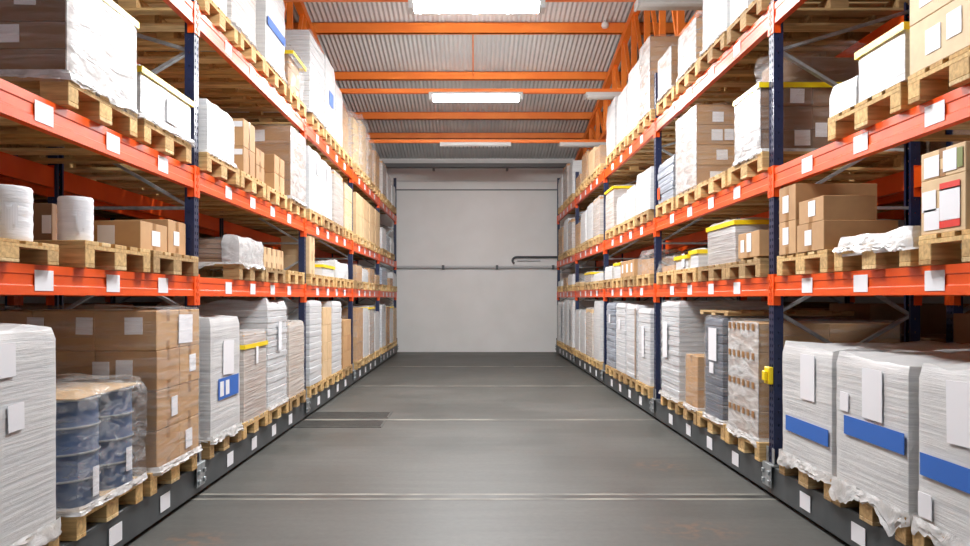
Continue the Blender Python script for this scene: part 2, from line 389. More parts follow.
# lamps ---------------------------------------------------------------------
def lamp(x, y, lit, label, grid=False):
    t = thing('ceiling_lamp', label, 'lamp', (x, y, 4.875), 'fluorescent ceiling lamps')
    mb = MB(); mb.box(-.77, .77, -.1, .1, -.05, 0, bev=.006); obj('housing', mb, M['lamp_body'], t)
    mb = MB(); w = .74 if not lit else .7
    dd = 1 if lit else .55
    prof = [(-.1, -.05), (-.095, -.05-.035*dd), (-.06, -.05-.07*dd), (.06, -.05-.07*dd), (.095, -.05-.035*dd), (.1, -.05)]
    vs = [(sx*w, a, b_) for sx in (-1, 1) for a, b_ in prof]; n_ = len(prof)
    fs = [(i, i+1, n_+i+1, n_+i) for i in range(n_-1)]+[tuple(range(n_))[::-1], tuple(range(n_, 2*n_))]
    mb.add(vs, fs); obj('diffuser', mb, M[{True: 'lamp_on', False: 'lamp_off', 2: 'lamp_dim', 3: 'lamp_far'}[lit]], t)
    for sx in (-1, 1):
        mb = MB(); mb.box(sx*w, sx*.77, -.1, .1, -.05-.07*dd, -.05, bev=.005); obj('end_cap', mb, M['lamp_body'], t)
    if grid:
        mb = MB()
        for i in range(17): xx = -.7+i*1.4/16; mb.box(xx-.006, xx+.006, -.105, .105, -.10, -.0885)
        obj('louvre', mb, M['trimgrey'], t)
lamp(.03, 8.6, True, 'large lit fluorescent lamp at the top of the picture')
lamp(.03, 12.5, 3, 'smaller lit fluorescent lamp in front of the purlins')
lamp(.03, 16.5, False, 'unlit louvred lamp in front of the white back wall', True)
lamp(.03, 4.6, 2, 'lit fluorescent lamp hanging right above the front bays')
lamp(.03, .6, False, 'unlit fluorescent lamp hanging overhead at the camera')
lamp(.03, -3.4, False, 'unlit fluorescent lamp hanging behind the camera')
lamp(2.6, 8.6, False, 'unlit grey lamp above top-shelf cartons, next to large lit lamp')
lamp(2.6, 12.5, False, 'unlit grey lamp beside the orange truss, level with smaller lit lamp')
lamp(2.62, 16.5, False, 'unlit grey lamp beside the orange truss near the back wall')
t = thing('roof_sensor', 'small white sensor fixed to an orange purlin near the truss', 'sensor', (2.41, 13.98, 6.47))
mb = MB(); mb.lathe([(0, .0), (.05, .01), (.07, .05), (.06, .1), (0, .12)], 16); obj('sensor_head', mb, M['sensor'], t)
mb = MB(); mb.bar((0, 0, .1), (0, .06, .17), .04, .03); obj('mounting_arm', mb, M['sensor'], t)

# pipes on the back wall
t = thing('wall_pipe', 'long pale grey pipe running across the white back wall', 'pipe', (0, YF, 2.37))
mb = MB(); mb.tube([(-8.3, -.1, 0), (8.3, -.1, 0)], .04); obj('pipe_run', mb, M['pipe'], t)
for x in (-6.5, -3.5, -.86, .64, 2.2, 4.4, 6.6):
    mb = MB(); mb.box(x-.035, x+.035, -.155, 0, -.06, .055, bev=.008); obj('pipe_bracket', mb, M['darkpipe'], t)
t = thing('bent_pipe', 'dark bent pipe with hooked end above the pale wall pipe', 'pipe', (0, YF, 2.62))
pts = [(4.2, -.1, .03), (1.2, -.1, .03)]+[(1.2-.13*math.sin(a), -.1, .03-.10*(1-math.cos(a))) for a in [i*math.pi/10 for i in range(1, 9)]]
mb = MB(); mb.tube(pts, .03); obj('pipe_run', mb, M['darkpipe'], t)
mb = MB(); mb.tube([(1.2, -.07, -.07), (1.85, -.07, -.07)], .018); obj('thin_pipe', mb, M['pipe'], t)
mb = MB(); mb.tube([(4.2, -.1, .03), (4.2, -.005, .03)], .03); obj('wall_fixing', mb, M['darkpipe'], t)

# ------------------------------------------------------------------ racks
LV = {1: .25, 2: 1.67, 3: 2.485, 4: 3.715}      # top of the base / beams
BH = {2: .145, 3: .15, 4: .15}
POSTH = 4.75
def post_mesh(zt):
    mb = MB(); z0 = .26; W, D = .09, .07
    # local: aisle face at x=0 looking +x ; depth to -D ; y from -W/2..W/2
    cols = [-W/2, -.029, -.014, .014, .029, W/2]; n_ = int((zt-z0)/.05); rows = []
    for i in range(n_): rows += [(z0+i*.05, z0+i*.05+.028, False), (z0+i*.05+.028, z0+(i+1)*.05, True)]
    rows.append((z0+n_*.05, zt, False))
    for a, b_, hole in rows:
        for c in range(5):
            if hole and c in (1, 3): continue
            mb.add([(0, cols[c], a), (0, cols[c+1], a), (0, cols[c+1], b_), (0, cols[c], b_)], [(0, 1, 2, 3)])
    cols = [-D, -.042, -.034, 0]
    rows = []
    for i in range(n_//2+1):
        a = z0+i*.1; b_ = min(a+.1, zt)
        if b_-a < .06: rows.append((a, b_, False)); continue
        rows += [(a, a+.085, False), (a+.085, min(a+.1, zt), True)]
    for sy in (-1, 1):
        for a, b_, hole in rows:
            for c in range(3):
                if hole and c == 1: continue
                q = [(cols[c], sy*W/2, a), (cols[c+1], sy*W/2, a), (cols[c+1], sy*W/2, b_), (cols[c], sy*W/2, b_)]
                mb.add(q, [(0, 1, 2, 3) if sy < 0 else (3, 2, 1, 0)])
    for y0, y1 in ((-W/2, -.02), (.02, W/2)):
        mb.box(-D-.002, -D, y0, y1, z0, zt)
    return mb.mesh('upright_post', M['navy'])
POST = {h_: post_mesh(h_) for h_ in (3.76, 4.3, 4.75)}
PH = {'L': [3.76, 3.76, 3.76, 3.76, 3.76, 4.75], 'R': [3.76, 3.76, 4.3, 3.76, 4.3, 4.75]}
def foot_mesh():
    mb = MB(); mb.box(-.10, .03, -.1, .1, .25, .262, bev=.002); mb.box(.031, .037, -.085, .085, .09, .262, bev=.002)
    for y in (-.055, .055):
        mb.box(.004, .01, y-.02, y+.02, .262, .38)
        for z in (.13, .2): mb.box(.037, .052, y-.016, y+.016, z-.016, z+.016, bev=.004)
    return mb.mesh('foot_plate', M['galv'])
FOOT = foot_mesh()
def beam_mesh(h):
    mb = MB(); L = 3.7-.09
    # profile across (x: 0 front .. -.05) with a long shallow groove on the face
    pr = [(0, 0), (0, .3*h), (-.005, .34*h), (-.005, .66*h), (0, .7*h), (0, h), (-.05, h), (-.05, 0)]
    n_ = len(pr); vs = [(x, sy*L/2, z-h) for sy in (-1, 1) for x, z in pr]
    mb.add(vs, [(i, (i+1) % n_, n_+(i+1) % n_, n_+i) for i in range(n_)]+[tuple(range(n_))[::-1], tuple(range(n_, 2*n_))])
    return mb.mesh('load_beam', M['orange'])
BEAM = {h: beam_mesh(h) for h in (.145, .15)}
def conn_mesh():
    mb = MB(); mb.box(.001, .007, .003, .058, -.215, .02, bev=.0015); mb.box(-.05, .0, .046, .052, -.215, .02)
    for z in (-.03, -.08, -.13, -.18): mb.box(.007, .012, .008, .024, z-.012, z+.012, bev=.002)
    return mb.mesh('beam_connector', M['orange'])
CONN = conn_mesh()
mb = MB(); mb.box(.0005, .003, -.08, .08, -.05, .05); SHELF_LABEL = mb.mesh('location_label', M['paper'])

def rack(xa, sgn, label, bays, name='pallet_rack', labels=True, ph='L'):
    """xa: x of the aisle face; sgn: +1 if the aisle lies towards +x"""
    t = thing(name, label, 'pallet rack', (xa, frames[0], 0))
    fl = (0, 0, 0) if sgn > 0 else (0, 0, math.pi)
    D = 1.1
    fr = [frames[i] for i in bays]+[frames[bays[-1]+1]]
    for y in fr:
        yy = y-frames[0]; ph_ = PH[ph][frames.index(y)]
        for fx, rr in ((0, fl), (-sgn*D, (0, 0, fl[2]+math.pi))):
            p = link('upright_post', POST[ph_], t, (fx, yy, 0), rr)
            link('foot_plate', FOOT, p)
        def br(xa_, za, xb_, zb):
            mb = MB(); d = lambda f: -sgn*(.05+f*(D-.1))
            mb.bar((0, 0, za), (d(xb_)-d(xa_), 0, zb), .022, .042, up=(0, 1, 0))
            obj('brace', mb, M['galv'], t, (d(xa_), yy, 0))
        for a in ((0, 1.40, 1, 1.95), (1, 1.38, 0, 1.98), (0, 1.40, 1, .8), (1, 1.38, 0, .8), (0, 2.19, 1, 2.19), (0, .32, 1, .32),
                  (0, 2.2, 1, 2.78), (1, 2.78, 0, 3.38), (0, 3.38, 1, 3.68), (1, 3.97, 0, 4.5)):
            if max(a[1], a[3]) < ph_: br(*a)
    for b_ in bays:
        yc = frames[b_]+1.85-frames[0]
        for lv in (2, 3, 4):
            z = LV[lv]
            for fx, rr, fs_ in ((0, fl, True), (-sgn*D, (0, 0, fl[2]+math.pi), False)):
                bm_ = link('load_beam', BEAM[BH[lv]], t, (fx, yc, z), rr)
                for e in (-1, 1):
                    c = link('beam_connector', CONN, bm_, (.0, e*(1.85), 0), (0, 0, 0))
                    if e > 0:
                        c.scale = (1, -1, 1)
                if fs_ and labels:
                    for k in range(4):
                        yy = ((-1.85+(.95 if b_ == 0 else .75)+k*.71))*(1 if sgn > 0 else -1)
                        link('location_label', SHELF_LABEL, bm_, (0, yy, -.075))
    return t
XL, XR = -2.10, 2.25
rack(XL, 1, 'orange and navy pallet rack holding blue drums, far side of aisle from yellow bracket', [0, 1, 2, 3, 4])
rack(XR, -1, 'orange and navy pallet rack with a small yellow bracket on its upright', [0, 1, 2, 3, 4], ph='R')
rack(XL-2.45, -1, 'shadowed pallet rack standing behind the rack with blue drums', [0, 1, 2, 3], labels=False)
rack(XR+2.45, 1, 'shadowed pallet rack standing behind the rack with yellow bracket', [0, 1, 2, 3], labels=False)

def base(xa, sgn, label, labels=True, y0=2.0-.1, y1=frames[5]+.12, D=1.15):
    t = thing('mobile_rack_base', label, 'rack base', (xa, y0, 0), 'mobile rack bases'); L = y1-y0
    xs = lambda a: sgn*a
    mb = MB(); mb.box(xs(.0), xs(-.06), 0, L, .035, .25, bev=.004); mb.box(xs(.004), xs(.0), 0, L, .225, .245)
    mb.box(xs(.012), xs(-.03), -.02, 0, .035, .25)
    obj('front_girder', mb, M['base'], t)
    mb = MB(); mb.box(xs(-D), xs(-D+.06), 0, L, .035, .25, bev=.004); obj('rear_girder', mb, M['base'], t)
    for f in frames:
        yy = f-y0
        if yy > L: continue
        mb = MB(); mb.box(xs(-.06), xs(-D+.06), yy-.06, yy+.06, .06, .24); obj('cross_member', mb, M['base'], t)
        for xx in (-.2, -.95):
            mb = MB(); n_ = 18
            vs = [(xs(xx)+e*.025, yy+.0+.1*math.cos(2*math.pi*k/n_), .1+.1*math.sin(2*math.pi*k/n_)) for e in (-1, 1) for k in range(n_)]
            mb.add(vs, [(k, (k+1) % n_, n_+(k+1) % n_, n_+k) for k in range(n_)]+[tuple(range(n_))[::-1], tuple(range(n_, 2*n_))])
            for v_i in range(len(mb.v)): pass
            # a wheel running along its floor rail
            o = obj('wheel', mb, M['galv'], t, (0, 0, 0))
    mb = MB(); mb.box(xs(.0), xs(-.1), L, L+.03, .035, .42, bev=.004); obj('end_stop', mb, M['black'], t)
    if labels:
        for b_ in range(5):
            for k in range(4):
                yy = frames[b_]+(.95 if b_ == 0 else .75)+k*.71-y0
                mb = MB(); mb.box(xs(.0045), xs(.007), -.08, .08, -.055, .055); obj('location_label', mb, M['paper'], t, (0, yy, .135))
base(XL+.01, 1, 'long charcoal mobile base under the rack with blue drums')
base(XR-.01, -1, 'long charcoal mobile base under the rack with yellow bracket')
base(XL-2.46, -1, 'charcoal mobile base under shadowed rack behind blue drums', False, y1=frames[4]+.1)
base(XR+2.46, 1, 'charcoal mobile base under shadowed rack behind yellow bracket', False, y1=frames[4]+.1)
# yellow bracket on upright
t = thing('bump_guard', 'small yellow bracket clipped to the navy upright beside wrapped boxes', 'bracket', (XR-.003, 5.75, .93))
mb = MB(); mb.box(-.035, 0, -.05, .05, -.07, .06, bev=.006); obj('clip_body', mb, M['yellow'], t)
mb = MB(); mb.box(-.06, -.035, -.03, .03, -.045, .03, bev=.006); obj('clip_nose', mb, M['yellow'], t)

# ------------------------------------------------------------------ pallets
def pallet_parts():
    P = {}
    for v, mt in (('a', 'wood'), ('b', 'wood_old')):
        mb = MB()
        for y, w in ((-.3275, .145), (-.17, .1), (0, .145), (.17, .1), (.3275, .145)): mb.box(-.6, .6, y-w/2, y+w/2, .122, .144, bev=.002)
        for x, w in ((-.5275, .145), (0, .145), (.5275, .145)): mb.box(x-w/2, x+w/2, -.4, .4, .1, .1215)
        P['deck', v] = mb.mesh('deck', M[mt])
        mb = MB()
        for y, w in ((-.35, .1), (0, .145), (.35, .1)): mb.box(-.6, .6, y-w/2, y+w/2, 0, .022, bev=.002)
        P['skid', v] = mb.mesh('bottom_boards', M[mt])
        for j, w in ((0, .1), (1, .145)):
            mb = MB(); mb.box(-.0725, .0725, -w/2, w/2, .022, .1, bev=.003); P['block', v, j] = mb.mesh('block', M[mt])
        mb = MB()
        for y, w in ((-.3275, .145), (-.17, .1), (0, .145), (.17, .1), (.3275, .145)): mb.box(-.6, .6, y-w/2, y+w/2, .122, .144)
        for x, w in ((-.5275, .145), (0, .145), (.5275, .145)): mb.box(x-w/2, x+w/2, -.4, .4, .1, .1215)
        for y, w in ((-.35, .1), (0, .145), (.35, .1)):
            mb.box(-.6, .6, y-w/2, y+w/2, 0, .022)
            for x in (-.5275, 0, .5275): mb.box(x-.0725, x+.0725, y-w/2, y+w/2, .022, .1)
        P['whole', v] = mb.mesh('pallet', M[mt])
    return P
PP = pallet_parts()
ORD = ['first', 'second', 'third', 'fourth', 'fifth']
BAY = ['front bay', 'second bay', 'third bay', 'fourth bay', 'end bay']
SHELF = {1: 'floor level', 2: 'lowest shelf', 3: 'middle shelf', 4: 'top shelf'}
def bay_of(y):
    for i in range(4, -1, -1):
        if y > frames[i]-.2: return i
    return 0
def side_name(s): return {'L': 'drum-side rack', 'R': 'bracket-side rack', 'BL': 'shadowed rack behind drums', 'BR': 'shadowed rack behind bracket'}[s]
CNT = {}
def pallet(side, lv, y0, what, w=.8, old=None):
    b_ = bay_of(y0); k = CNT.get((side, lv, b_), 0); CNT[(side, lv, b_)] = k+1
    lab = 'timber pallet %s, %s in %s, %s, %s' % (what, ORD[k], BAY[b_], SHELF[lv], side_name(side))
    xc = {'L': XL+.05-.6, 'R': XR-.05+.6, 'BL': XL-2.45-.05+.6+.0, 'BR': XR+2.45+.05-.6}[side]
    z = LV[lv]+.001; loc = (xc+R.uniform(-.01, .01), y0+w/2, z)
    v = 'b' if (old if old is not None else R.random() < .3) else 'a'
    if side in 'LR' and y0 < 13.1 and not (lv == 4 and y0 < 5):
        t = thing('wooden_pallet', lab, 'pallet', loc, 'timber pallets in the racks', R.uniform(-.008, .008))
        link('deck', PP['deck', v], t); link('bottom_boards', PP['skid', v], t)
        for x in (-.5275, 0, .5275):
            for j, y in ((0, -.35), (1, 0), (0, .35)): link('block', PP['block', v, j], t, (x, y, 0))
    else:
        t = link('wooden_pallet', PP['whole', v], None, loc, (0, 0, R.uniform(-.008, .008))); tag(t, lab, 'pallet', 'timber pallets in the racks')
    return t

# ------------------------------------------------------------------ loads
def fbox(dx, dy, h, seed, amp=.012, n=None, topamp=.02, layer=0, ramp_=.0, bottom=False, z0=0, round_=.02, lean=0):
    """box whose skin is a fine grid pushed about by noise; layer>0 presses horizontal grooves into it"""
    mb = MB(); st = .045 if n is None else n
    nu = max(3, int(dx/st)); nv = max(3, int(dy/st)); nw = max(4, int((h-z0)/(st if not layer else layer/4)))
    ZS = [z0+(h-z0)*j/nw for j in range(nw+1)]
    if layer:
        nl = max(2, round((h-z0)/(layer*.72))); layer = (h-z0)/nl; ZS = [z0+layer*(k+f) for k in range(nl) for f in (0, .10, .35, .65, .90)]+[h]; nw = len(ZS)-1
    per = [(-dx/2+dx*i/nu, -dy/2) for i in range(nu)]+[(dx/2, -dy/2+dy*i/nv) for i in range(nv)]+[(dx/2-dx*i/nu, dy/2) for i in range(nu)]+[(-dx/2, dy/2-dy*i/nv) for i in range(nv)]
    def disp(x, y, z, side):
        p = Vector((x*2.2+seed*7.3, y*2.2-seed*3.1, z*7+seed)); q = Vector((x*9+seed, y*9, z*16))
        d = amp*(noise.noise(p)+.5*noise.noise(q))
        if layer and side:
            ph = ((z-z0)/layer+1e-6) % 1; k = int((z-z0)/layer+1e-6)
            d += (-.009 if ph < .05 else .0)+.004*math.sin(k*12.9898*1.7+seed)
        return d
    rings = []
    for j in range(nw+1):
        z = ZS[j]; ring = []
        t_ = max(0, (z-(h-.04))/.04)*round_
        for x, y in per:
            nx = x/(dx/2); ny = y/(dy/2); cx, cy = nx, ny
            l = math.hypot(nx**5, ny**5) or 1; ox, oy = nx**5/l, ny**5/l
            d = disp(x, y, z, True)-t_
            if abs(nx) > .97 and abs(ny) > .97: d -= .008
            zz = z+(topamp*(.4+noise.noise(Vector((x*5+seed, y*5, 3.3)))) if j == nw else 0)
            ring.append((x+ox*d+lean*(z-z0), y+oy*d, zz))
        rings.append(ring)
    m_ = len(per); vs = [p for r_ in rings for p in r_]
    fs = [(j*m_+i, j*m_+(i+1) % m_, (j+1)*m_+(i+1) % m_, (j+1)*m_+i) for j in range(nw) for i in range(m_)]
    mb.add(vs, fs, 0, not layer)
    # top: shrink rings towards centre
    base_ = rings[-1]; prev = base_; vs = list(base_); fs = []; K = 4
    for k in range(1, K+1):
        s_ = 1-k/(K+.5)
        ring = [(x*s_, y*s_, h+topamp*(.6+noise.noise(Vector((x*s_*6+seed, y*s_*6, 9.1))))*1.0) for x, y, _ in base_]
        o = (k-1)*m_; vs += ring
        fs += [(o+i, o+(i+1) % m_, o+m_+(i+1) % m_, o+m_+i) for i in range(m_)]
    fs.append(tuple(K*m_+i for i in range(m_)))
    mb.add(vs, fs, 0, True)
    if bottom: mb.add(rings[0], [tuple(range(m_))[::-1]])
    return mb

def skirt(dx, dy, seed, top=.05, drop=.09, out=.02):
    """crumpled tail of film round the foot of a load, hanging over the pallet"""
    mb = MB(); st = .022; nu = int(dx/st); nv = int(dy/st)
    per = [(-dx/2+dx*i/nu, -dy/2, 0, -1) for i in range(nu)]+[(dx/2, -dy/2+dy*i/nv, 1, 0) for i in range(nv)]+[(dx/2-dx*i/nu, dy/2, 0, 1) for i in range(nu)]+[(-dx/2, dy/2-dy*i/nv, -1, 0) for i in range(nv)]
    J = 6; vs = []; m_ = len(per)
    for j in range(J+1):
        f = j/J
        for i, (x, y, nx, ny) in enumerate(per):
            a = noise.noise(Vector((x*4+seed*2, y*4, 1)))
            dr = drop*(.55+.9*a+.3*noise.noise(Vector((x*22, y*22, seed)))); z = top-(top+max(dr, .01))*f
            o = .012+out*f*(1+1.4*noise.noise(Vector((x*12+seed, y*12, f*4))))+.01*noise.noise(Vector((x*30, y*30, f*9)))
            vs.append((x+nx*o, y+ny*o, z))
    fs = [(j*m_+(i+1) % m_, j*m_+i, (j+1)*m_+i, (j+1)*m_+(i+1) % m_) for j in range(J) for i in range(m_)]
    mb.add(vs, fs, 0, True); return mb

CART = {}
def carton_mesh(dx, dy, h, mat='carton'):
    k = (round(dx, 3), round(dy, 3), round(h, 3), mat)
    if k not in CART:
        mb = MB(); mb.box(-dx/2, dx/2, -dy/2, dy/2, 0, h, bev=.003); CART[k] = mb.mesh('carton', M[mat])
    return CART[k]
def tape_mesh(dx, dy, h, axis='y', aisle=1):
    k = ('tape', round(dx, 3), round(dy, 3), round(h, 3), axis)
    if k not in CART:
        mb = MB(); e = .0012; w = .025; d = .07
        mb.box(-dx/2-e, dx/2+e, -w, w, h, h+e); 
        for s_ in (-1, 1):
            mb.box(s_*dx/2, s_*(dx/2+e), -w, w, h-min(d, h*.35), h+e); mb.box(s_*dx/2, s_*(dx/2+e), -w, w, .003, min(d, h*.35)*.8)
        CART[k] = mb.mesh('parcel_tape', M['tape'])
    return CART[k]
def slip(parent, a, face, u, v, w, h, dx, dy, mat='paper', name='paper_label', off=.002, rot=0, th=.0015, name_label=None):
    """flat label on aisle face ('A', normal a along x) or near face ('N', -y) of a block dx*dy centred on parent"""
    mb = MB()
    if face == 'A': mb.box(-th/2, th/2, -w/2, w/2, -h/2, h/2); loc = (a*(dx/2+off), u, v); ro = (rot, 0, 0)
    else: mb.box(-w/2, w/2, -th/2, th/2, -h/2, h/2); loc = (u, -(dy/2+off), v); ro = (0, rot, 0)
    o = obj(name, mb, M[mat], parent, loc, ro)
    if name_label: o['label'] = name_label
    return o
def ringstrip(dx, dy, z0, z1, off, seed=0):
    mb = MB(); ox, oy = dx/2+off, dy/2+off; th = .002
    mb.box(-ox, ox, -oy-th, -oy, z0, z1); mb.box(-ox, ox, oy, oy+th, z0, z1); mb.box(-ox-th, -ox, -oy-th, oy+th, z0, z1); mb.box(ox, ox+th, -oy-th, oy+th, z0, z1)
    return mb
LC = {}
def where(side, lv, y):
    return '%s, %s, %s' % (BAY[bay_of(y)], SHELF[lv], side_name(side))

def load(side, lv, y0, y1, top, kind, desc, x=None, depth=1.14, grid=None, yellow=False, film='film', labels=(), near=None, cm='carton', layer=.1, bands=(), base_z=None, amp=None, tall_label=None, cat='wrapped load', sk=None, pal=True, pal0=None, palw=None, topamp=.02, glare_side=False):
    """one wrapped load on its pallet. desc: the look part of its label"""
    near = (y0 < 9.2 and side in 'LR') if near is None else near
    a = {'L': 1, 'R': -1, 'BL': -1, 'BR': 1}[side]
    xf = {'L': XL+.04, 'R': XR-.04, 'BL': XL-2.41, 'BR': XR+2.41}[side] if x is None else x   # aisle face
    if pal: pallet(side, lv, (y0+y1)/2-.4 if pal0 is None else pal0, pal if isinstance(pal, str) else 'under '+PSHORT[kind])
    zb = LV[lv]+.001+.1445 if base_z is None else base_z
    dx, dy, h = depth, y1-y0, top-zb
    loc = (xf-a*dx/2, (y0+y1)/2, zb)
    lab = '%s, %s' % (desc, where(side, lv, y0))
    if lab in USED: lab = '%s, %s' % (desc+' '+{1: 'further along', 2: 'furthest along', 3: 'last along'}[LC.setdefault(lab, 0)+1], where(side, lv, y0)); LC[lab] = 0
    k0 = '%s, %s' % (desc, where(side, lv, y0)); LC[k0] = LC.get(k0, 0)+(0 if k0 == lab else 1)
    t = thing('wrapped_load' if kind not in ('bare',) else 'carton_stack', lab, cat, loc, 'wrapped loads on the ' + side_name(side))
    sd = R.uniform(0, 50)
    if kind in ('cartons', 'bare'):
        nx, ny, nz = grid or (2, 2, 3)
        cx, cy, cz = dx/nx, dy/ny, h/nz
        me = carton_mesh(cx-.004, cy-.004, cz-.003, cm)
        for i in range(nx):
            for j in range(ny):
                for k in range(nz):
                    if 0 < i < nx-1 and 0 < j < ny-1 and k < nz-1: continue
                    if i > 0 and j > 0 and k < nz-1 : continue
                    c = link('carton', me, t, (a*(dx/2-cx*(i+.5))+R.uniform(-.003, .003), -dy/2+cy*(j+.5), cz*k), (0, 0, 0))
                    if near and (i == 0): link('parcel_tape', tape_mesh(cx-.004, cy-.004, cz-.003), c)
        if kind == 'cartons':
            obj('stretch_film', fbox(dx+.02, dy+.02, h+.012, sd, amp=.006 if amp is None else amp, n=.06 if near else .12, topamp=topamp, z0=-.03 if near else 0), M[film], t)
    elif kind == 'white':
        obj('wrapped_goods', fbox(dx, dy, h, sd, amp=.005 if amp is None else amp*.6, n=.05 if near else .12, bottom=True, topamp=topamp), M['white'], t)
    elif kind == 'ribbed':
        obj('layered_goods', fbox(dx, dy, h, sd, amp=.003 if amp is None else amp, n=.08 if near else .2, layer=layer, bottom=True, topamp=topamp), M['whiteb'], t)
        if near: obj('stretch_film', fbox(dx+.024, dy+.024, h+.012, sd+3, amp=.003, n=.07, topamp=.02, z0=-.02), M['film'], t)
    elif kind == 'grey':
        obj('wrapped_goods', fbox(dx, dy, h, sd, amp=.008, n=.06 if near else .14, layer=.14, bottom=True, topamp=topamp), M['greyw'], t)
    elif kind == 'dark':
        obj('crate_stack', fbox(dx, dy, h, sd, amp=.004, n=.06, layer=.11, bottom=True, topamp=.0), M['darkgrey'], t)
        obj('stretch_film', fbox(dx+.02, dy+.02, h+.01, sd+3, amp=.008, n=.06, topamp=.02, z0=-.02), M['film'], t)
    elif kind == 'lumpy':
        nx, ny, nz = grid or (2, 2, 3); cx, cy, cz = (dx-.1)/nx, (dy-.1)/ny, (h-.06)/nz
        me = carton_mesh(cx-.01, cy-.01, cz-.004, cm)
        for i in range(nx):
            for j in range(ny):
                for k in range(nz):
                    if i > 0 and j > 0 and k < nz-1: continue
                    link('carton', me, t, (a*(dx/2-.05-cx*(i+.5)), -dy/2+.05+cy*(j+.5), cz*k), (0, 0, R.uniform(-.02, .02)))
        obj('stretch_film', fbox(dx-.01, dy-.01, h, sd, amp=.035, n=.05, topamp=.07), M['film' if film == 'clear' else 'filmd'], t)
    if sk or (sk is None and near and kind in ('white', 'ribbed', 'cartons') and pal and R.random() < .75):
        obj('film_tail', skirt(dx+.01, dy+.01, sd, top=.03, drop=sk*.55 if sk else .02, out=.012), M['filmt'], t)
    if glare_side:
        mb = fbox(.02, dy+.012, h-.005, sd+9, amp=.005, n=.05, topamp=.01, round_=0); obj('film_glare_side', mb, M['films'], t, (a*(dx/2+.004), 0, 0))  # extra whitish sheet paints lamp glare onto the aisle side
    if yellow:
        z1 = h-(.0 if yellow is True else yellow); obj('yellow_tape', ringstrip(dx, dy, z1-.04, z1, .016 if kind == 'cartons' or kind == 'lumpy' else .010), M['yellow'], t)
    for L_ in labels:
        face, u, v, w, hh = L_[:5]; mt = L_[5] if len(L_) > 5 else 'paper'
        off = {'cartons': .004, 'white': .009, 'ribbed': .012, 'lumpy': .01}.get(kind, .012)
        if kind == 'ribbed' and near: off = .022
        if film in ('filmw', 'filmt') or glare_side: off = .02 if face == 'A' else .006
        if kind == 'bare': off = .004
        slip(t, a, face, u, v, w, hh, dx, dy, mt, {'paper': 'paper_label', 'tape': 'tan_slot', 'blue': 'blue_band', 'red': 'red_band', 'yellow': 'yellow_tape', 'darkgrey': 'dark_strip'}.get(mt, 'paper_label'), off=off, rot=R.uniform(-.03, .03) if mt == 'paper' else 0, th=.003)
    return t
PSHORT = {'cartons': 'wrapped cartons', 'white': 'white load', 'ribbed': 'white layered load', 'grey': 'grey load', 'dark': 'dark crates', 'lumpy': 'crumpled load', 'bare': 'bare cartons'}

def carton(side, x, y, z, dx, dy, h, label, cm='carton', lab=(), tape=True, rot=0, group='loose cartons on the shelves', cat='cardboard box'):
    """loose carton; x,y: centre"""
    a = 1 if 'L' in side else -1
    t = thing('cardboard_box', label, cat, (x, y, z), group, rot)
    link('box_body', carton_mesh(dx, dy, h, cm), t)
    if tape: link('parcel_tape', tape_mesh(dx, dy, h), t)
    for L_ in lab: slip(t, a, *L_[:5], dx, dy, *(L_[5:] or ('paper',)), off=.003)
    return t

# ================================================================== LEFT RACK (drum side)
# floor level
load('L', 1, 2.95, 3.76, 1.36, 'white', 'large white wrapped load with paper labels, beside blue drums', amp=.004, labels=[('A', -.03, .84, .15, .15), ('A', .05, .58, .12, .12)], sk=.10, topamp=.04, depth=1.2)
# drums
t = thing('wrapped_drum_load', 'six blue-grey drums under clear film on a pallet, front bay, drum-side rack', 'wrapped load', (XL+.05-.6, 4.335, LV[1]+.1455))
pallet('L', 1, 3.93, 'under the blue drums')
mb = MB(); r_ = .198; h_ = .58
prof = [(0, .012), (r_-.012, .012), (r_-.012, 0), (r_, 0), (r_, .012)]
for zz in (.15, .29, .43): prof += [(r_-.004, zz-.022), (r_-.004, zz-.012), (r_+.004, zz), (r_-.004, zz+.012)]
prof += [(r_-.004, h_-.02), (r_+.002, h_-.012), (r_+.002, h_), (r_-.012, h_), (r_-.014, h_-.012), (0, h_-.012)]
mb.lathe(prof, 32)
DR = mb.mesh('drum', M['drum']); mb = MB(); mb.lathe([(0, 0), (.03, 0), (.03, .014), (.024, .016), (0, .016)], 16); BUNG = mb.mesh('bung', M['black'])
mb = MB()
for zz in (.15, .29, .43, .005, .575): mb.lathe([(r_+.0045, zz-.006), (r_+.007, zz), (r_+.0045, zz+.006)], 32)
HOOP = mb.mesh('hoop', M['galv'])
for i in range(3):
    for j in range(2):
        d = link('drum', DR, t, (.395-.395*i, -.205+.41*j, 0)); link('bung', BUNG, d, (.1, .05, h_-.012)); link('hoop', HOOP, d)
for j, (v, hh) in enumerate(((.125, .16), (.16, .14))):
    mb = MB(); ang = [(-.16+.32*k/6)+ (.02 if j == 0 else .08) for k in range(7)]
    rr = r_+.008; vs = [(.395+rr*math.cos(-q), -.205+.41*j+rr*math.sin(-q), z_) for z_ in (v-hh/2, v+hh/2) for q in ang]
    mb.add(vs, [(k+1, k, 7+k, 8+k) for k in range(6)]); obj('paper_label', mb, M['paper'], t)
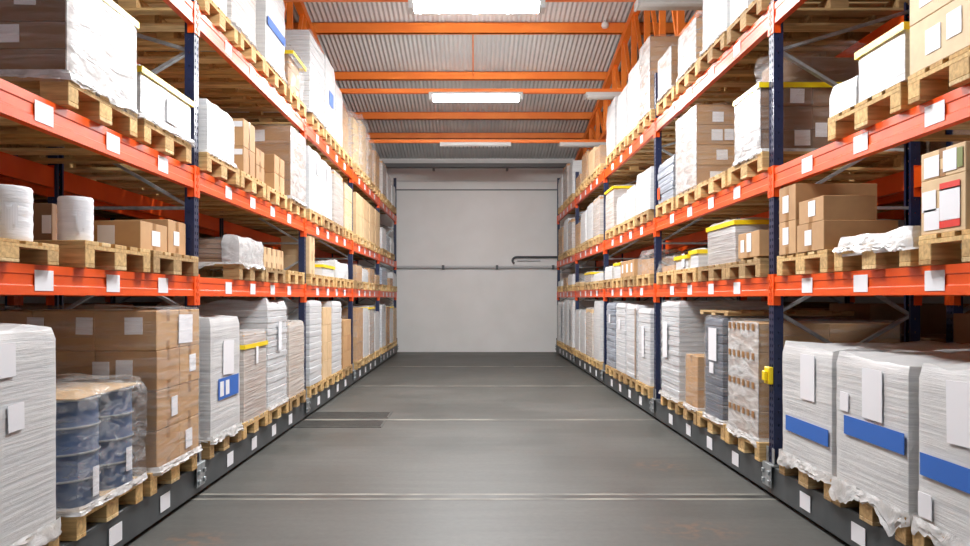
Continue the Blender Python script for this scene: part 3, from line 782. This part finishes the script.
# film draped over the drums, tented up towards the white load
mb = MB(); nx_, ny_ = 30, 26; vs = []
sdx, sdy = .615, .425
def drape(u, v_):
    z = h_+.02+.02*noise.noise(Vector((u*7, v_*7, 2)))+.10*max(0, -v_/.42)**2*max(0, (.3-u))
    return z
mb = fbox(1.22, .84, h_+.02, 4.2, amp=.012, n=.045, topamp=.05, round_=.04)
mb.v = [(x, y, z+(.10*max(0, min(1, (.35-y)/.7))*max(0, min(1, (.5-x)/.5)) if z > h_-.02 else 0)) for x, y, z in mb.v]
obj('stretch_film', mb, M['filmd'], t)
obj('film_tail', skirt(1.2, .82, 8.8, top=.03, drop=.02, out=.01), M['filmt'], t)
mb = MB(); mb.box(-.6, .6, -.4, .4, 0, .004); obj('card_sheet', mb, M['carton_pale'], t, (0, 0, 0))
mb = MB(); mb.box(-.58, .58, -.39, .39, h_+.003, h_+.009); obj('top_card', mb, M['carton_pale'], t)

load('L', 1, 4.88, 5.63, 1.43, 'cartons', 'tall stack of filmed brown cartons beside the blue drums', grid=(3, 2, 4), depth=1.2, x=XL+.065, pal0=4.82,
     labels=[('N', .134, .935, .107, .11), ('N', .45, .935, .115, .11), ('N', -.18, .95, .107, .08), ('N', .24, .65, .107, .11), ('N', .39, .655, .107, .12), ('A', .10, .90, .25, .20), ('A', .23, .65, .12, .12), ('A', -.1, .385, .10, .13), ('A', .16, .12, .12, .13)], sk=.05)
load('L', 1, 2.13, 2.89, 1.3, 'white', 'white filmed load hard by the first upright', sk=.05)
# second bay
load('L', 1, 5.95, 6.70, 1.34, 'white', 'white load carrying a blue label with two white bars', labels=[('A', .03, .62, .27, .28)], sk=.10, depth=1.16)
LAST = [o for o in COL.objects if o.name.startswith('wrapped_load')][-1]
bl = slip(LAST, 1, 'A', .035, .375, .52, .17, 1.16, .75, 'blue', 'blue_label', off=.009)
for u in (-.18, -.04): mb = MB(); mb.box(.001, .003, u-.045, u+.045, -.06, .06); obj('white_bar', mb, M['paper'], bl)
load('L', 1, 6.79, 7.52, 1.18, 'cartons', 'filmed brown cartons with yellow tape between white loads', grid=(2, 1, 4), film='filmw', yellow=.09, labels=[('A', 0, .58, .07, .16)])
load('L', 1, 7.60, 8.38, 1.44, 'ribbed', 'tall white layered load with ragged film top', layer=.085, topamp=.09, labels=[('A', .0, .72, .12, .3)])
load('L', 1, 8.45, 9.2, 1.22, 'cartons', 'lower tan filmed load beside the navy upright', film='filmw', grid=(2, 2, 3), cm='carton_pale')
# third bay
load('L', 1, 9.55, 10.3, 1.47, 'ribbed', 'white layered sacks, tall', layer=.11)
load('L', 1, 10.38, 11.0, 1.38, 'bare', 'narrow stack of pale tan cartons between white sacks', cm='carton_pale', grid=(2, 2, 4))
load('L', 1, 11.08, 11.85, 1.45, 'ribbed', 'white layered sacks beyond tan cartons', layer=.11)
load('L', 1, 12.0, 12.75, 1.16, 'bare', 'low stack of orange-tan cartons by the upright', grid=(1, 2, 3))
load('L', 1, 13.35, 14.1, 1.33, 'cartons', 'brown cartons in film', grid=(2, 1, 3))
load('L', 1, 14.2, 14.9, 1.3, 'white', 'pale white load')
load('L', 1, 15.0, 15.7, 1.33, 'cartons', 'tan load topped with yellow tape', yellow=True, grid=(2, 1, 3), film='filmw')
load('L', 1, 15.85, 16.6, 1.2, 'white', 'low white load')
load('L', 1, 17.05, 17.8, 1.35, 'ribbed', 'white load with dark strip', labels=[('A', 0, .9, .1, .2, 'darkgrey')])
load('L', 1, 17.9, 18.6, 1.3, 'cartons', 'brown wrapped cartons', grid=(1, 1, 3))
load('L', 1, 18.7, 19.4, 1.3, 'white', 'white wrapped goods', yellow=True)
load('L', 1, 19.5, 20.25, 1.25, 'cartons', 'tan wrapped cartons nearest the back wall', grid=(1, 1, 3), cm='carton_pale')

# lowest shelf, front bay: rolls and boxes
pallet('L', 2, 2.95, 'under the wide white roll', old=False).scale = (1, 1, .70); pallet('L', 2, 4.0, 'under the narrow white roll', old=False); pallet('L', 2, 4.84, 'under two brown boxes', old=True)
pallet('L', 2, 2.11, 'by the first upright')
Z2 = LV[2]+.1455
def roll(x, y, r, h, label, z=Z2):
    t = thing('foam_roll', label, 'roll', (x, y, z), 'white rolls on the lowest shelf')
    mb = MB(); mb.lathe([(.02, 0), (r*.97, 0), (r, .01)]+[(r*(1+.012*math.sin(k*2.1)), .01+(h-.02)*k/12) for k in range(1, 12)]+[(r, h-.01), (r*.95, h), (.02, h), (.02, h-.03)], 32)
    obj('roll_body', mb, M['roll'], t)
    for k, (w_, q) in enumerate(((.5, .2), (.25, 2.2))):
        mb = MB(); rr = r+.006; n_ = 6; a0 = -.6+q*.3
        vs = [(rr*math.cos(a0-w_*i/n_), rr*math.sin(a0-w_*i/n_), z_+.02*math.sin(i*1.3)) for z_ in (h*.25, h*.62) for i in range(n_+1)]
        mb.add(vs, [(i+1, i, n_+1+i, n_+2+i) for i in range(n_)]); obj('paper_label', mb, M['paper'], t); break
    mb = MB(); mb.lathe([(.02, 0), (.035, .001), (.035, .02), (.025, .02)], 16); obj('core', mb, M['carton'], t, (0, 0, h-.018))
roll(-2.20, 3.55, .122, .255, 'wide white roll standing at the edge of the picture, lowest shelf', Z2-.043)
roll(-2.16, 4.12, .088, .238, 'narrow white roll standing on pallet between wide roll and brown box')
carton('L', -2.42, 4.30, Z2, .2, .24, .215, 'small brown box standing between the two white rolls', cm='dark_brown', lab=[('N', .07, .1, .05, .1)])
carton('L', -2.13-.28, 5.065, Z2, .56, .42, .19, 'brown box with two white labels beside the narrow roll', lab=[('N', .06, .1, .11, .12), ('A', .02, .09, .13, .1)])
carton('L', -2.13-.2, 5.48, Z2, .38, .32, .245, 'taller brown box beside the navy upright, lowest shelf', lab=[('A', -.02, .12, .1, .1)])
carton('L', -2.85, 5.1, Z2, .4, .5, .22, 'brown box standing deep on the shelf behind labelled box', cm='dark_brown')
# second bay
pallet('L', 2, 6.64, 'draped with white film', old=True); pallet('L', 2, 7.5, 'under four pale cartons', old=True); pallet('L', 2, 8.36, 'left empty beside leaning boards', old=False)
t = thing('flat_stack', 'low stack of flat brown board under crumpled white film', 'wrapped load', (XL+.04-.57, 7.02, Z2))
mb = MB()
for k in range(5): mb.box(-.57, .57, -.37, .37, k*.042, k*.042+.038, bev=.003)
obj('board_stack', mb, M['dark_brown'], t)
obj('stretch_film', fbox(1.18, .78, .218, 3, amp=.006, n=.06, topamp=.012), M['film'], t)
mb = fbox(.16, .79, .225, 9, amp=.014, n=.03, topamp=.035); obj('film_drape', mb, M['filmt'], t, (.505, 0, 0))
obj('film_tail', skirt(1.16, .78, 6.1, top=.01, drop=.07, out=.01), M['filmt'], t)
for k in range(4):
    carton('L', XL+.03-.15, 7.59+.19*k, Z2, .3, .182, .2, ['pale upright carton beside the crumpled white film', 'pale upright carton, second from the crumpled film', 'pale upright carton, third from the crumpled film', 'pale upright carton, fourth from crumpled film, lowest shelf'][k], cm='carton_pale')
mb = MB(); mb.bar((0, -.3, .02), (-.1, .3, .19), .02, .22); o = obj('leaning_board', mb, M['greyw'], None, (-2.3, 8.75, Z2)); tag(o, 'grey board leaning on the empty pallet in second bay', 'board')
carton('L', -2.7, 8.8, Z2, .45, .5, .26, 'brown box deep behind the leaning grey board', cm='dark_brown')
# third bay
pallet('L', 2, 9.52, 'under tall pale cartons'); pallet('L', 2, 10.4, 'under yellow taped load'); pallet('L', 2, 11.28, 'under white film'); pallet('L', 2, 12.15, 'under low white film')
Z = Z2
for k in range(2): carton('L', XL-.14, 9.68, Z+.236*k, .36, .3, .235, ['lower pale carton beside upright, lowest shelf, third bay', 'upper pale carton stacked beside upright, lowest shelf, third bay'][k], cm='carton_pale')
load('L', 2, 10.35, 11.2, 1.97, 'white', 'low filmed load with bright yellow tape', yellow=True, pal=False, depth=1.0)
load('L', 2, 10.55, 11.25, 2.14, 'white', 'white load on the film pack', pal=False, base_z=2.02, x=XL-.35, depth=.6)
load('L', 2, 11.3, 12.5, 2.04, 'white', 'slumped white film bundle', pal=False, amp=.04, topamp=.05)
load('L', 2, 13.3, 14.0, 2.09, 'cartons', 'low brown cartons', grid=(2, 1, 2)); load('L', 2, 14.1, 14.85, 2.05, 'white', 'low white load')
load('L', 2, 15.0, 15.75, 2.1, 'cartons', 'tan cartons in film', grid=(2, 1, 2)); load('L', 2, 15.9, 16.6, 2.0, 'cartons', 'low tan pack', grid=(2, 1, 1))
load('L', 2, 17.05, 18.1, 2.2, 'grey', 'grey filmed load'); load('L', 2, 18.6, 19.3, 2.0, 'cartons', 'low brown pack', grid=(1, 1, 2)); load('L', 2, 19.45, 20.2, 2.15, 'white', 'small white load by back wall')

# middle shelf
Z3 = LV[3]+.1455
pallet('L', 3, 2.95, 'left empty ahead of brown and white load') if False else None
load('L', 3, 3.84, 4.62, 3.19, 'cartons', 'big brown carton load with painted white glare on side', grid=(3, 1, 4), depth=1.25, film='film', glare_side=True, cm='dark_brown',
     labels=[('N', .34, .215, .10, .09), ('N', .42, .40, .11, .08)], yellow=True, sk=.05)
load('L', 3, 4.70, 5.55, 2.945, 'white', 'low white load edged with yellow tape', yellow=.0 or True, sk=.05, labels=[('A', .05, .14, .2, .16)])
load('L', 3, 5.88, 6.55, 3.05, 'white', 'white block load beside tan boxes', sk=.03, topamp=.03)
pallet('L', 3, 6.66, 'under stacked tan boxes', old=False)
for i, y in enumerate((7.04, )):
    for k in range(2):
        carton('L', XL+.02-.2, y, Z3+.252*k, .4, .36, .25, ['tan box with label strip, below its twin, middle shelf, second bay', 'tan box with label strip, stacked on its twin, middle shelf'][k], lab=[('N', .05, .2, .28, .05), ('A', .0, .1, .02, .2, 'tape', 'tape_line')])
for i in range(2): carton('L', XL+.02-.2, 7.40, Z3+.16*i, .4, .28, .158, ['smaller tan box beside the tan twins', 'smaller tan box on top, beside the tan twins'][i])
pallet('L', 3, 7.56, 'under tall tan boxes', old=False)
for k in range(2): carton('L', XL+.02-.24, 8.17, Z3+.195*k, .46, .42, .193, ['lower tan box with stapled edge, middle shelf, second bay', 'upper tan box with stapled edge, middle shelf, second bay'][k], lab=[('A', .0, .1, .02, .05, 'tape', 'tape_line')])
load('L', 3, 8.52, 9.28, 3.44, 'cartons', 'tall brown load with white labels and painted glare side', grid=(2, 1, 4), labels=[('N', .22, .70, .13, .13), ('N', .0, .66, .12, .11)], film='film', glare_side=True)
load('L', 3, 9.52, 10.3, 3.42, 'white', 'tall white load', labels=[('A', .1, .6, .2, .2)]); load('L', 3, 10.36, 11.05, 3.4, 'white', 'second tall white load', labels=[('A', .0, .6, .2, .2)])
load('L', 3, 11.2, 11.95, 3.38, 'cartons', 'tall tan and white filmed load', film='filmw', grid=(2, 2, 3)); load('L', 3, 12.1, 12.85, 3.35, 'cartons', 'tall tan filmed load', grid=(2, 2, 3), cm='carton_pale')
for q in range(4): load('L', 3, 13.3+.86*q, 14.08+.86*q, 3.37, 'bare', ['two tiers of tall tan cartons', 'tan cartons after the first four', 'tan cartons beyond the middle', 'tan cartons by the upright'][q], grid=(1, 2, 2), cm='carton_pale')
load('L', 3, 17.1, 17.9, 3.1, 'white', 'pale wrapped load'); load('L', 3, 18.0, 18.7, 3.0, 'grey', 'grey wrapped load'); load('L', 3, 18.9, 19.6, 3.0, 'white', 'dull white load')
# top shelf
for y in (3.0, 3.88, 4.76): pallet('L', 4, y, 'seen only from below')
load('L', 4, 5.85, 6.36, 4.6, 'white', 'white load rising out of the picture', pal0=5.83, near=False)
load('L', 4, 6.45, 7.15, 4.75, 'cartons', 'brown cartons with thick white film side', grid=(2, 1, 3), film='filmw', pal0=6.68)
load('L', 4, 7.53, 8.30, 4.72, 'white', 'tall white load with slanted blue band', labels=[('A', .0, .42, .7, .09, 'blue')], near=True, amp=.02, topamp=.05)
load('L', 4, 8.6, 9.25, 4.36, 'lumpy', 'brown load with yellow tape and crumpled film', grid=(1, 1, 3), yellow=.05)
load('L', 4, 9.56, 10.5, 4.88, 'ribbed', 'tallest white load with grey ribbed side', layer=.09, near=True, labels=[('A', .0, .42, .01, .01)])
load('L', 4, 10.58, 11.3, 4.9, 'white', 'white load with small blue mark', labels=[('A', .0, .5, .3, .2, 'blue')], amp=.02, near=False)
load('L', 4, 11.36, 11.95, 4.72, 'white', 'lower white load', amp=.03)
load('L', 4, 12.05, 12.85, 4.66, 'lumpy', 'crumpled film load')
load('L', 4, 13.3, 14.0, 4.75, 'lumpy', 'tan cartons under crumpled film', cm='carton_pale'); load('L', 4, 14.15, 14.95, 4.9, 'lumpy', 'tall tan cartons in torn film', cm='carton_pale')
load('L', 4, 15.1, 15.8, 4.72, 'lumpy', 'tan filmed bundle'); load('L', 4, 15.9, 16.6, 4.6, 'cartons', 'tan cartons', grid=(2, 1, 3))
load('L', 4, 17.1, 17.9, 4.6, 'cartons', 'pale grey-brown wrapped load', film='filmw', grid=(1, 1, 3)); load('L', 4, 18.1, 18.9, 4.5, 'white', 'dull white load'); load('L', 4, 19.2, 20.0, 4.4, 'white', 'faint white load by back wall')

# ================================================================== RIGHT RACK (bracket side)
def blue(side, y0, y1, top, desc, lab, bl_, skd):
    load(side, 1, y0, y1, top, 'white', desc, labels=lab+bl_, sk=skd*1.3, depth=1.2, amp=.006, topamp=.03)
blue('R', 4.70, 5.46, 1.175, 'white film load with blue band, next to navy upright', [('A', -.06, .59, .21, .30)], [('A', -.035, .24, .64, .105, 'blue')], .10)
blue('R', 3.87, 4.65, 1.165, 'white film load with blue band, middle of three', [('A', -.055, .58, .21, .28), ('A', .26, .50, .1, .11)], [('A', -.055, .365, .63, .11, 'blue')], .16)
blue('R', 3.01, 3.79, 1.165, 'white film load with blue band, cut by picture edge', [('A', .04, .59, .2, .29), ('A', .31, .10, .11, .12)], [('A', .0, .30, .70, .11, 'blue')], .14)
blue('R', 2.15, 2.93, 1.2, 'white film load with blue band, nearest first upright', [('A', .0, .6, .2, .26)], [('A', .0, .33, .66, .11, 'blue')], .1)
# second bay
load('R', 1, 5.90, 6.58, 1.315, 'cartons', 'cream filmed cartons with tan slots beside yellow bracket', grid=(2, 2, 4), film='film', sk=.1, pal0=5.84, glare_side=True, depth=1.1,
     labels=[('A', -.27+.108*q, .20+.228*k, .05, .05, 'tape') for k in range(4) for q in range(6)])
load('R', 1, 6.76, 7.28, 1.33, 'dark', 'grey crate stack with white label', labels=[('A', -.01, .69, .23, .30), ('A', .02, .47, .12, .1)], pal0=6.7, sk=.06)
pallet('R', 1, 6.0, 'laid on top of grey crates') if False else None
mb = MB()
for x in (-.5, -.3, -.1, .1, .3, .5): mb.box(x-.06, x+.06, -.42, .42, .02, .04, bev=.002)
for y in (-.36, 0, .36): mb.box(-.56, .56, y-.05, y+.05, 0, .02)
tag(obj('slatted_board', mb, M['wood_old'], None, (XR+.56, 7.15, 1.352)), 'flat wooden slatted board lying on the grey crate stack', 'board')
load('R', 1, 7.52, 7.95, .93, 'cartons', 'single low brown box wrapped in clear film', grid=(1, 1, 1), sk=.05, depth=.7, pal0=7.50)
load('R', 1, 8.2, 8.98, 1.46, 'ribbed', 'tall white layered sacks with long label', layer=.075, labels=[('A', .12, .64, .19, .40)], sk=.05)
# third bay
load('R', 1, 9.55, 10.25, 1.36, 'ribbed', 'white layered load with label', layer=.08, labels=[('A', .0, .55, .14, .4)])
load('R', 1, 10.35, 11.05, 1.4, 'ribbed', 'white layered load with tan edge strips', layer=.09, labels=[('A', -.33, .5, .05, .95, 'tape')])
load('R', 1, 11.15, 11.85, 1.42, 'ribbed', 'white layered load with small label', layer=.09, labels=[('A', .0, .72, .14, .16)])
load('R', 1, 11.95, 12.7, 1.42, 'grey', 'greyish film load', labels=[('A', .0, .78, .14, .14)])
load('R', 1, 13.3, 14.05, 1.44, 'white', 'plain white tall load'); load('R', 1, 14.2, 15.0, 1.3, 'cartons', 'cream filmed cartons', film='filmw', grid=(1, 1, 3), cm='carton_pale')
load('R', 1, 15.15, 15.9, 1.25, 'white', 'pale shorter load'); load('R', 1, 16.0, 16.65, 1.25, 'white', 'pale load by upright')
load('R', 1, 17.1, 17.85, 1.45, 'white', 'white load', labels=[('A', 0, .5, .12, .7, 'darkgrey')]); load('R', 1, 17.95, 18.7, 1.45, 'white', 'second white load')
load('R', 1, 18.85, 19.5, 1.4, 'ribbed', 'white load with grey strip', labels=[('A', 0, .5, .1, .8, 'darkgrey')]); load('R', 1, 19.6, 20.2, 1.4, 'white', 'last white load by back wall')

# lowest shelf, front bay
pallet('R', 2, 2.95, 'under the red-taped cartons', old=False); pallet('R', 2, 3.84, 'smothered in white film', old=False); pallet('R', 2, 4.74, 'under the brown box pile', old=False); pallet('R', 2, 2.11, 'by the first upright')
c1 = 'plain'
carton('R', 2.20+.235, 4.98, Z2, .47, .40, .185, 'wide brown box with white label, bottom front of the box pile', lab=[('A', .02, .09, .1, .1)], group='brown boxes piled on the lowest shelf')
carton('R', 2.20+.165, 4.965, Z2+.186, .33, .36, .155, 'short brown box with white label, upper front of box pile', lab=[('A', -.02, .09, .1, .1)], group='brown boxes piled on the lowest shelf')
carton('R', 2.20+.28, 5.34, Z2, .56, .28, .232, 'brown box at bottom of box pile, against navy upright', lab=[('A', .02, .13, .1, .12)], group='brown boxes piled on the lowest shelf')
carton('R', 2.20+.28, 5.34, Z2+.233, .56, .28, .245, 'brown box on top of box pile, against navy upright', lab=[('A', .02, .12, .1, .12)], group='brown boxes piled on the lowest shelf')
t = thing('film_heap', 'flat heap of crumpled white film over low brown board', 'wrapped load', (XR-.05+.6, 4.22, Z2))
mb = MB(); mb.box(-.55, .55, -.36, .36, 0, .035, bev=.004); obj('board_sheet', mb, M['dark_brown'], t)
obj('film_cover', fbox(1.20, .79, .05, 14, amp=.005, n=.03, topamp=.014, z0=-.06), M['filmt'], t)
obj('film_tail', skirt(1.2, .79, 3.3, top=.0, drop=.07, out=.012), M['filmt'], t)
mb = MB(); J = 10; vs = []
for i in range(J+1):
    for j in range(6):
        u = i/J; vs.append((-.45+.35*j/5+.1*u, -.30-.10*u+.02*noise.noise(Vector((i*.7, j*.8, 2))), .04+.16*u*(1-.5*j/5)+.01*noise.noise(Vector((i, j, 5)))))
mb.add(vs, [(i*6+j, i*6+j+1, (i+1)*6+j+1, (i+1)*6+j) for i in range(J) for j in range(5)], 0, True); obj('film_shred', mb, M['filmw'], t)
cc = carton('R', 2.20+.28, 3.57, Z2, .56, .34, .262, 'tan carton with big white and red label, picture edge', cm='carton_pale', lab=[('A', .1, .16, .11, .1), ('A', .08, .07, .12, .1)], tape=False)
slip(cc, -1, 'A', -.06, .13, .15, .15, .56, .34, 'paper', 'shipping_label', off=.004)
for v_ in (.215, .04): slip(cc, -1, 'A', -.06, v_, .15, .035, .56, .34, 'red', 'red_tape', off=.004, name_label='red tape strip')
slip(cc, -1, 'N', 0, .13, .5, .2, .56, .34, 'olive', 'olive_panel', off=.003)
cc = carton('R', 2.20+.25, 3.57, Z2+.263, .5, .34, .135, 'shallow carton with white labels, stacked over the red-taped one', cm='carton_pale', lab=[('A', .08, .06, .12, .1), ('A', -.06, .07, .1, .1)])
slip(cc, -1, 'A', -.135, .07, .04, .09, .5, .34, 'olive', 'olive_panel', off=.004)
# second bay
pallet('R', 2, 5.84, 'under tan box on skid', old=True); pallet('R', 2, 6.68, 'under yellow-topped load', old=True); pallet('R', 2, 7.56, 'under small yellow-taped packs', old=False); pallet('R', 2, 8.38, 'under slumped film', old=False)
carton('R', 2.22+.17, 6.15, Z2+.021, .34, .47, .205, 'tan box with two white labels on a small skid', lab=[('A', -.02, .12, .1, .15), ('A', .13, .1, .08, .1)])
mb = MB()
for y in (-.15, .15): mb.box(-.17, .17, y-.03, y+.03, 0, .02)
tag(obj('small_skid', mb, M['wood_old'], None, (2.39, 6.15, Z2)), 'small wooden skid under the tan box with two labels', 'skid')
load('R', 2, 6.62, 7.40, 2.19, 'cartons', 'filmed carton with yellow tape round its top', grid=(1, 1, 1), x=2.28, depth=1.0, yellow=True, film='filmw', pal=False, near=True, cm='dark_brown')
load('R', 2, 7.5, 7.78, 1.99, 'white', 'small white pack with yellow tape', depth=.5, yellow=True, pal=False, near=False)
load('R', 2, 7.85, 8.35, 1.96, 'white', 'low white pack with broken yellow tape', depth=.6, yellow=True, pal=False, near=False, labels=[('A', -.1, .09, .1, .14)])
load('R', 2, 7.48, 8.36, 1.845, 'white', 'spread film sheet under the yellow-taped packs', pal=False, base_z=Z2, amp=.02, near=False) if False else None
load('R', 2, 8.44, 9.18, 1.95, 'lumpy', 'slumped film bundle by upright', grid=(1, 1, 1), pal=False)
# third bay
pallet('R', 2, 9.54, 'under bulky white film'); pallet('R', 2, 10.42, 'under three tan cartons'); pallet('R', 2, 11.3, 'under white load'); pallet('R', 2, 12.18, 'under white carton')
load('R', 2, 9.52, 10.3, 2.08, 'lumpy', 'bulky white and brown film bundle', grid=(1, 1, 1), pal=False)
for k in range(3): carton('R', 2.2+.2, 10.6+.32*k, Z2, .4, .31, .23, ['tan carton with label beside bulky film bundle', 'middle tan carton of three, third bay', 'third tan carton from the bulky bundle'][k], lab=[('A', .0, .12, .1, .12)])
load('R', 2, 11.5, 12.0, 2.05, 'white', 'white load with yellow top', yellow=True, pal=False); load('R', 2, 12.2, 12.9, 2.02, 'white', 'white filmed carton by upright', pal=False)
load('R', 2, 13.35, 14.1, 1.95, 'white', 'low film pack'); load('R', 2, 14.3, 15.1, 2.0, 'cartons', 'carton with yellow tape rim', yellow=True, film='filmw', grid=(1, 1, 1))
load('R', 2, 15.9, 16.6, 1.85, 'cartons', 'very low tan pack', grid=(1, 1, 1), cm='carton_pale'); load('R', 2, 17.1, 17.9, 2.05, 'white', 'white pack'); load('R', 2, 18.1, 18.8, 2.0, 'cartons', 'brown pack', grid=(1, 1, 1)); load('R', 2, 19.3, 20.0, 1.95, 'white', 'white pack by back wall')

# middle shelf
pallet('R', 3, 3.05, 'under two huge pale cartons', old=False); pallet('R', 3, 3.94, 'under stepped white load', old=False)
carton('R', 2.2+.5, 3.44, Z3, 1.0, .80, .245, 'huge pale carton with two white labels, directly on its pallet', cm='carton_cream', lab=[('A', .2, .12, .12, .12), ('A', .04, .14, .11, .12)], group='huge pale cartons', tape=False)
carton('R', 2.2+.5, 3.44, Z3+.248, 1.0, .80, .245, 'huge pale carton stacked on another, two white labels', cm='carton_cream', lab=[('A', .25, .13, .12, .14), ('A', .08, .14, .1, .12)], group='huge pale cartons', tape=False)
load('R', 3, 3.90, 4.38, 2.925, 'white', 'taller white film load edged with yellow tape', yellow=True, pal=False, depth=1.1, near=True, topamp=.02)
load('R', 3, 4.40, 4.74, 2.80, 'white', 'lower white film load in front of brown cartons', pal=False, depth=1.1, near=True)
# second bay
load('R', 3, 5.86, 6.42, 3.17, 'cartons', 'brown labelled cartons with yellow tape beside navy upright', grid=(3, 1, 3), yellow=True, film='film', cm='dark_brown', pal0=5.80, depth=1.2, glare_side=True,
     labels=[('N', -.32, .437, .11, .11), ('N', -.28, .115, .12, .12), ('N', -.135, .175, .09, .11)])
load('R', 3, 5.9, 6.4, 3.46, 'lumpy', 'brown bundle in clear film on top of labelled cartons', pal=False, base_z=3.2, x=XR+.1, depth=.9, grid=(1, 1, 1), cm='dark_brown', film='clear')
pallet('R', 3, 6.68, 'standing empty beside brown cartons', old=False)
load('R', 3, 7.54, 8.30, 3.43, 'cartons', 'tall brown cartons with six square labels', grid=(3, 1, 4), pal0=7.52, film='film', cm='carton', depth=1.2, glare_side=True,
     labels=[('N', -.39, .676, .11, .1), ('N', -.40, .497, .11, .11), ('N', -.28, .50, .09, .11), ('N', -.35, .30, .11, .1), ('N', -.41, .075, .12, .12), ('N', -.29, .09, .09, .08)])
load('R', 3, 8.45, 9.15, 3.1, 'grey', 'grey filmed bundle with orange tag', labels=[('A', .25, .12, .1, .14, 'orange')], pal0=8.42)
load('R', 3, 9.55, 10.4, 3.17, 'white', 'stepped white load', labels=[]); load('R', 3, 10.5, 11.1, 3.07, 'white', 'shorter white load')
load('R', 3, 11.18, 11.8, 3.05, 'white', 'dull white load'); load('R', 3, 12.0, 12.75, 3.28, 'cartons', 'cartons with yellow tape', yellow=True, film='filmw', grid=(1, 1, 3))
load('R', 3, 13.35, 14.1, 3.3, 'cartons', 'tan and white film load', film='filmw', grid=(1, 1, 3)); load('R', 3, 14.2, 14.95, 3.3, 'white', 'white load'); load('R', 3, 15.1, 15.8, 3.25, 'white', 'second white load'); load('R', 3, 15.9, 16.6, 3.1, 'cartons', 'brown load', grid=(1, 1, 2))
load('R', 3, 17.1, 17.85, 3.3, 'cartons', 'pale brown load', film='filmw', grid=(1, 1, 3)); load('R', 3, 18.0, 18.8, 3.4, 'white', 'white load'); load('R', 3, 19.1, 19.9, 3.3, 'cartons', 'tan load by back wall', grid=(1, 1, 3))
# top shelf
for y in (3.0, 3.88, 4.76): pallet('R', 4, y, 'seen only from below')
load('R', 4, 6.15, 6.58, 4.7, 'white', 'beige-white load cut by picture top', pal0=5.83, near=False)
load('R', 4, 6.66, 7.36, 4.8, 'white', 'broad white load cut by picture top', pal0=6.68, near=True)
load('R', 4, 7.56, 8.2, 4.30, 'cartons', 'brown cartons with rumpled film and painted glare side', film='filmd', glare_side=True, grid=(2, 1, 3), topamp=.07, amp=.015)
load('R', 4, 8.5, 9.1, 4.33, 'cartons', 'small brown filmed cartons with painted glare side', film='film', glare_side=True, grid=(1, 1, 3))
load('R', 4, 9.54, 10.12, 4.80, 'cartons', 'tallest brown film load with painted glare side', film='film', glare_side=True, grid=(2, 1, 3), near=True)
load('R', 4, 10.2, 10.95, 4.72, 'white', 'slender white load', amp=.03); load('R', 4, 11.05, 11.8, 4.62, 'white', 'pale white load'); load('R', 4, 11.95, 12.7, 4.68, 'white', 'ragged white load', amp=.03)
load('R', 4, 13.35, 13.95, 4.2, 'cartons', 'low brown load', grid=(1, 1, 2)); load('R', 4, 14.0, 14.7, 4.3, 'bare', 'tan upright cartons', cm='carton_pale', grid=(1, 3, 1)); load('R', 4, 14.9, 15.6, 4.4, 'cartons', 'brown film load', grid=(1, 1, 2))
load('R', 4, 15.8, 16.5, 4.1, 'cartons', 'low tan load', grid=(1, 1, 1)); load('R', 4, 17.1, 17.8, 4.6, 'white', 'pale load'); load('R', 4, 18.0, 18.8, 4.7, 'cartons', 'grey-brown load', film='filmw', grid=(1, 1, 3)); load('R', 4, 19.2, 20.0, 4.6, 'white', 'faint load by back wall')

# ================================================================== shadowed racks behind
for side in ('BL', 'BR'):
    for lv, tops in ((1, (1.42, 1.2, 1.46, 1.4)), (2, (2.05, 2.0, 2.2, 1.95)), (3, (3.1, 3.3, 2.9, 3.2)), (4, (4.6, 4.4, 4.7, 4.5))):
        for b_ in range(0, 4):
            for k in range(4):
                if (lv == 2 and (k+b_) % 2) or (b_ == 0 and k < 1) or (b_ == 3 and k > 1 ) : continue
                y = frames[b_]+.12+.88*k
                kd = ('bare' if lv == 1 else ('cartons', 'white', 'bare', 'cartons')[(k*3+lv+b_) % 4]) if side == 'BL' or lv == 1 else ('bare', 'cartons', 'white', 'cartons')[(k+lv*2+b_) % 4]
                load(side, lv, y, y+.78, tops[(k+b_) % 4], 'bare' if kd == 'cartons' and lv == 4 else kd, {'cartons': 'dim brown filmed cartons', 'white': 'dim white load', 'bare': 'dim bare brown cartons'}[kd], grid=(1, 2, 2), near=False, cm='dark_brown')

# ------------------------------------------------------------------ sky fill through the added gate opening, camera
w = bpy.data.worlds.new('World'); S.world = w; w.use_nodes = True
bg = w.node_tree.nodes['Background']; bg.inputs[0].default_value = (.82, .9, 1, 1); bg.inputs[1].default_value = .6

cam = bpy.data.cameras.new('Camera'); co = bpy.data.objects.new('Camera', cam); COL.objects.link(co)
co.location = (0, 0, H); co.rotation_euler = (math.pi/2, 0, 0)
cam.sensor_width = 36; cam.lens = 760/970*36
cam.shift_x = 11/970; cam.shift_y = 25/970; cam.clip_start = .05; cam.clip_end = 100
S.camera = co
S.view_settings.view_transform = 'Standard'; S.view_settings.look = 'None'; S.view_settings.gamma = 1
S.view_settings.exposure = 2.15
S.cycles.max_bounces = 8; S.cycles.diffuse_bounces = 5; S.cycles.transparent_max_bounces = 16
S.cycles.caustics_reflective = False; S.cycles.caustics_refractive = False
S.cycles.sample_clamp_indirect = 6
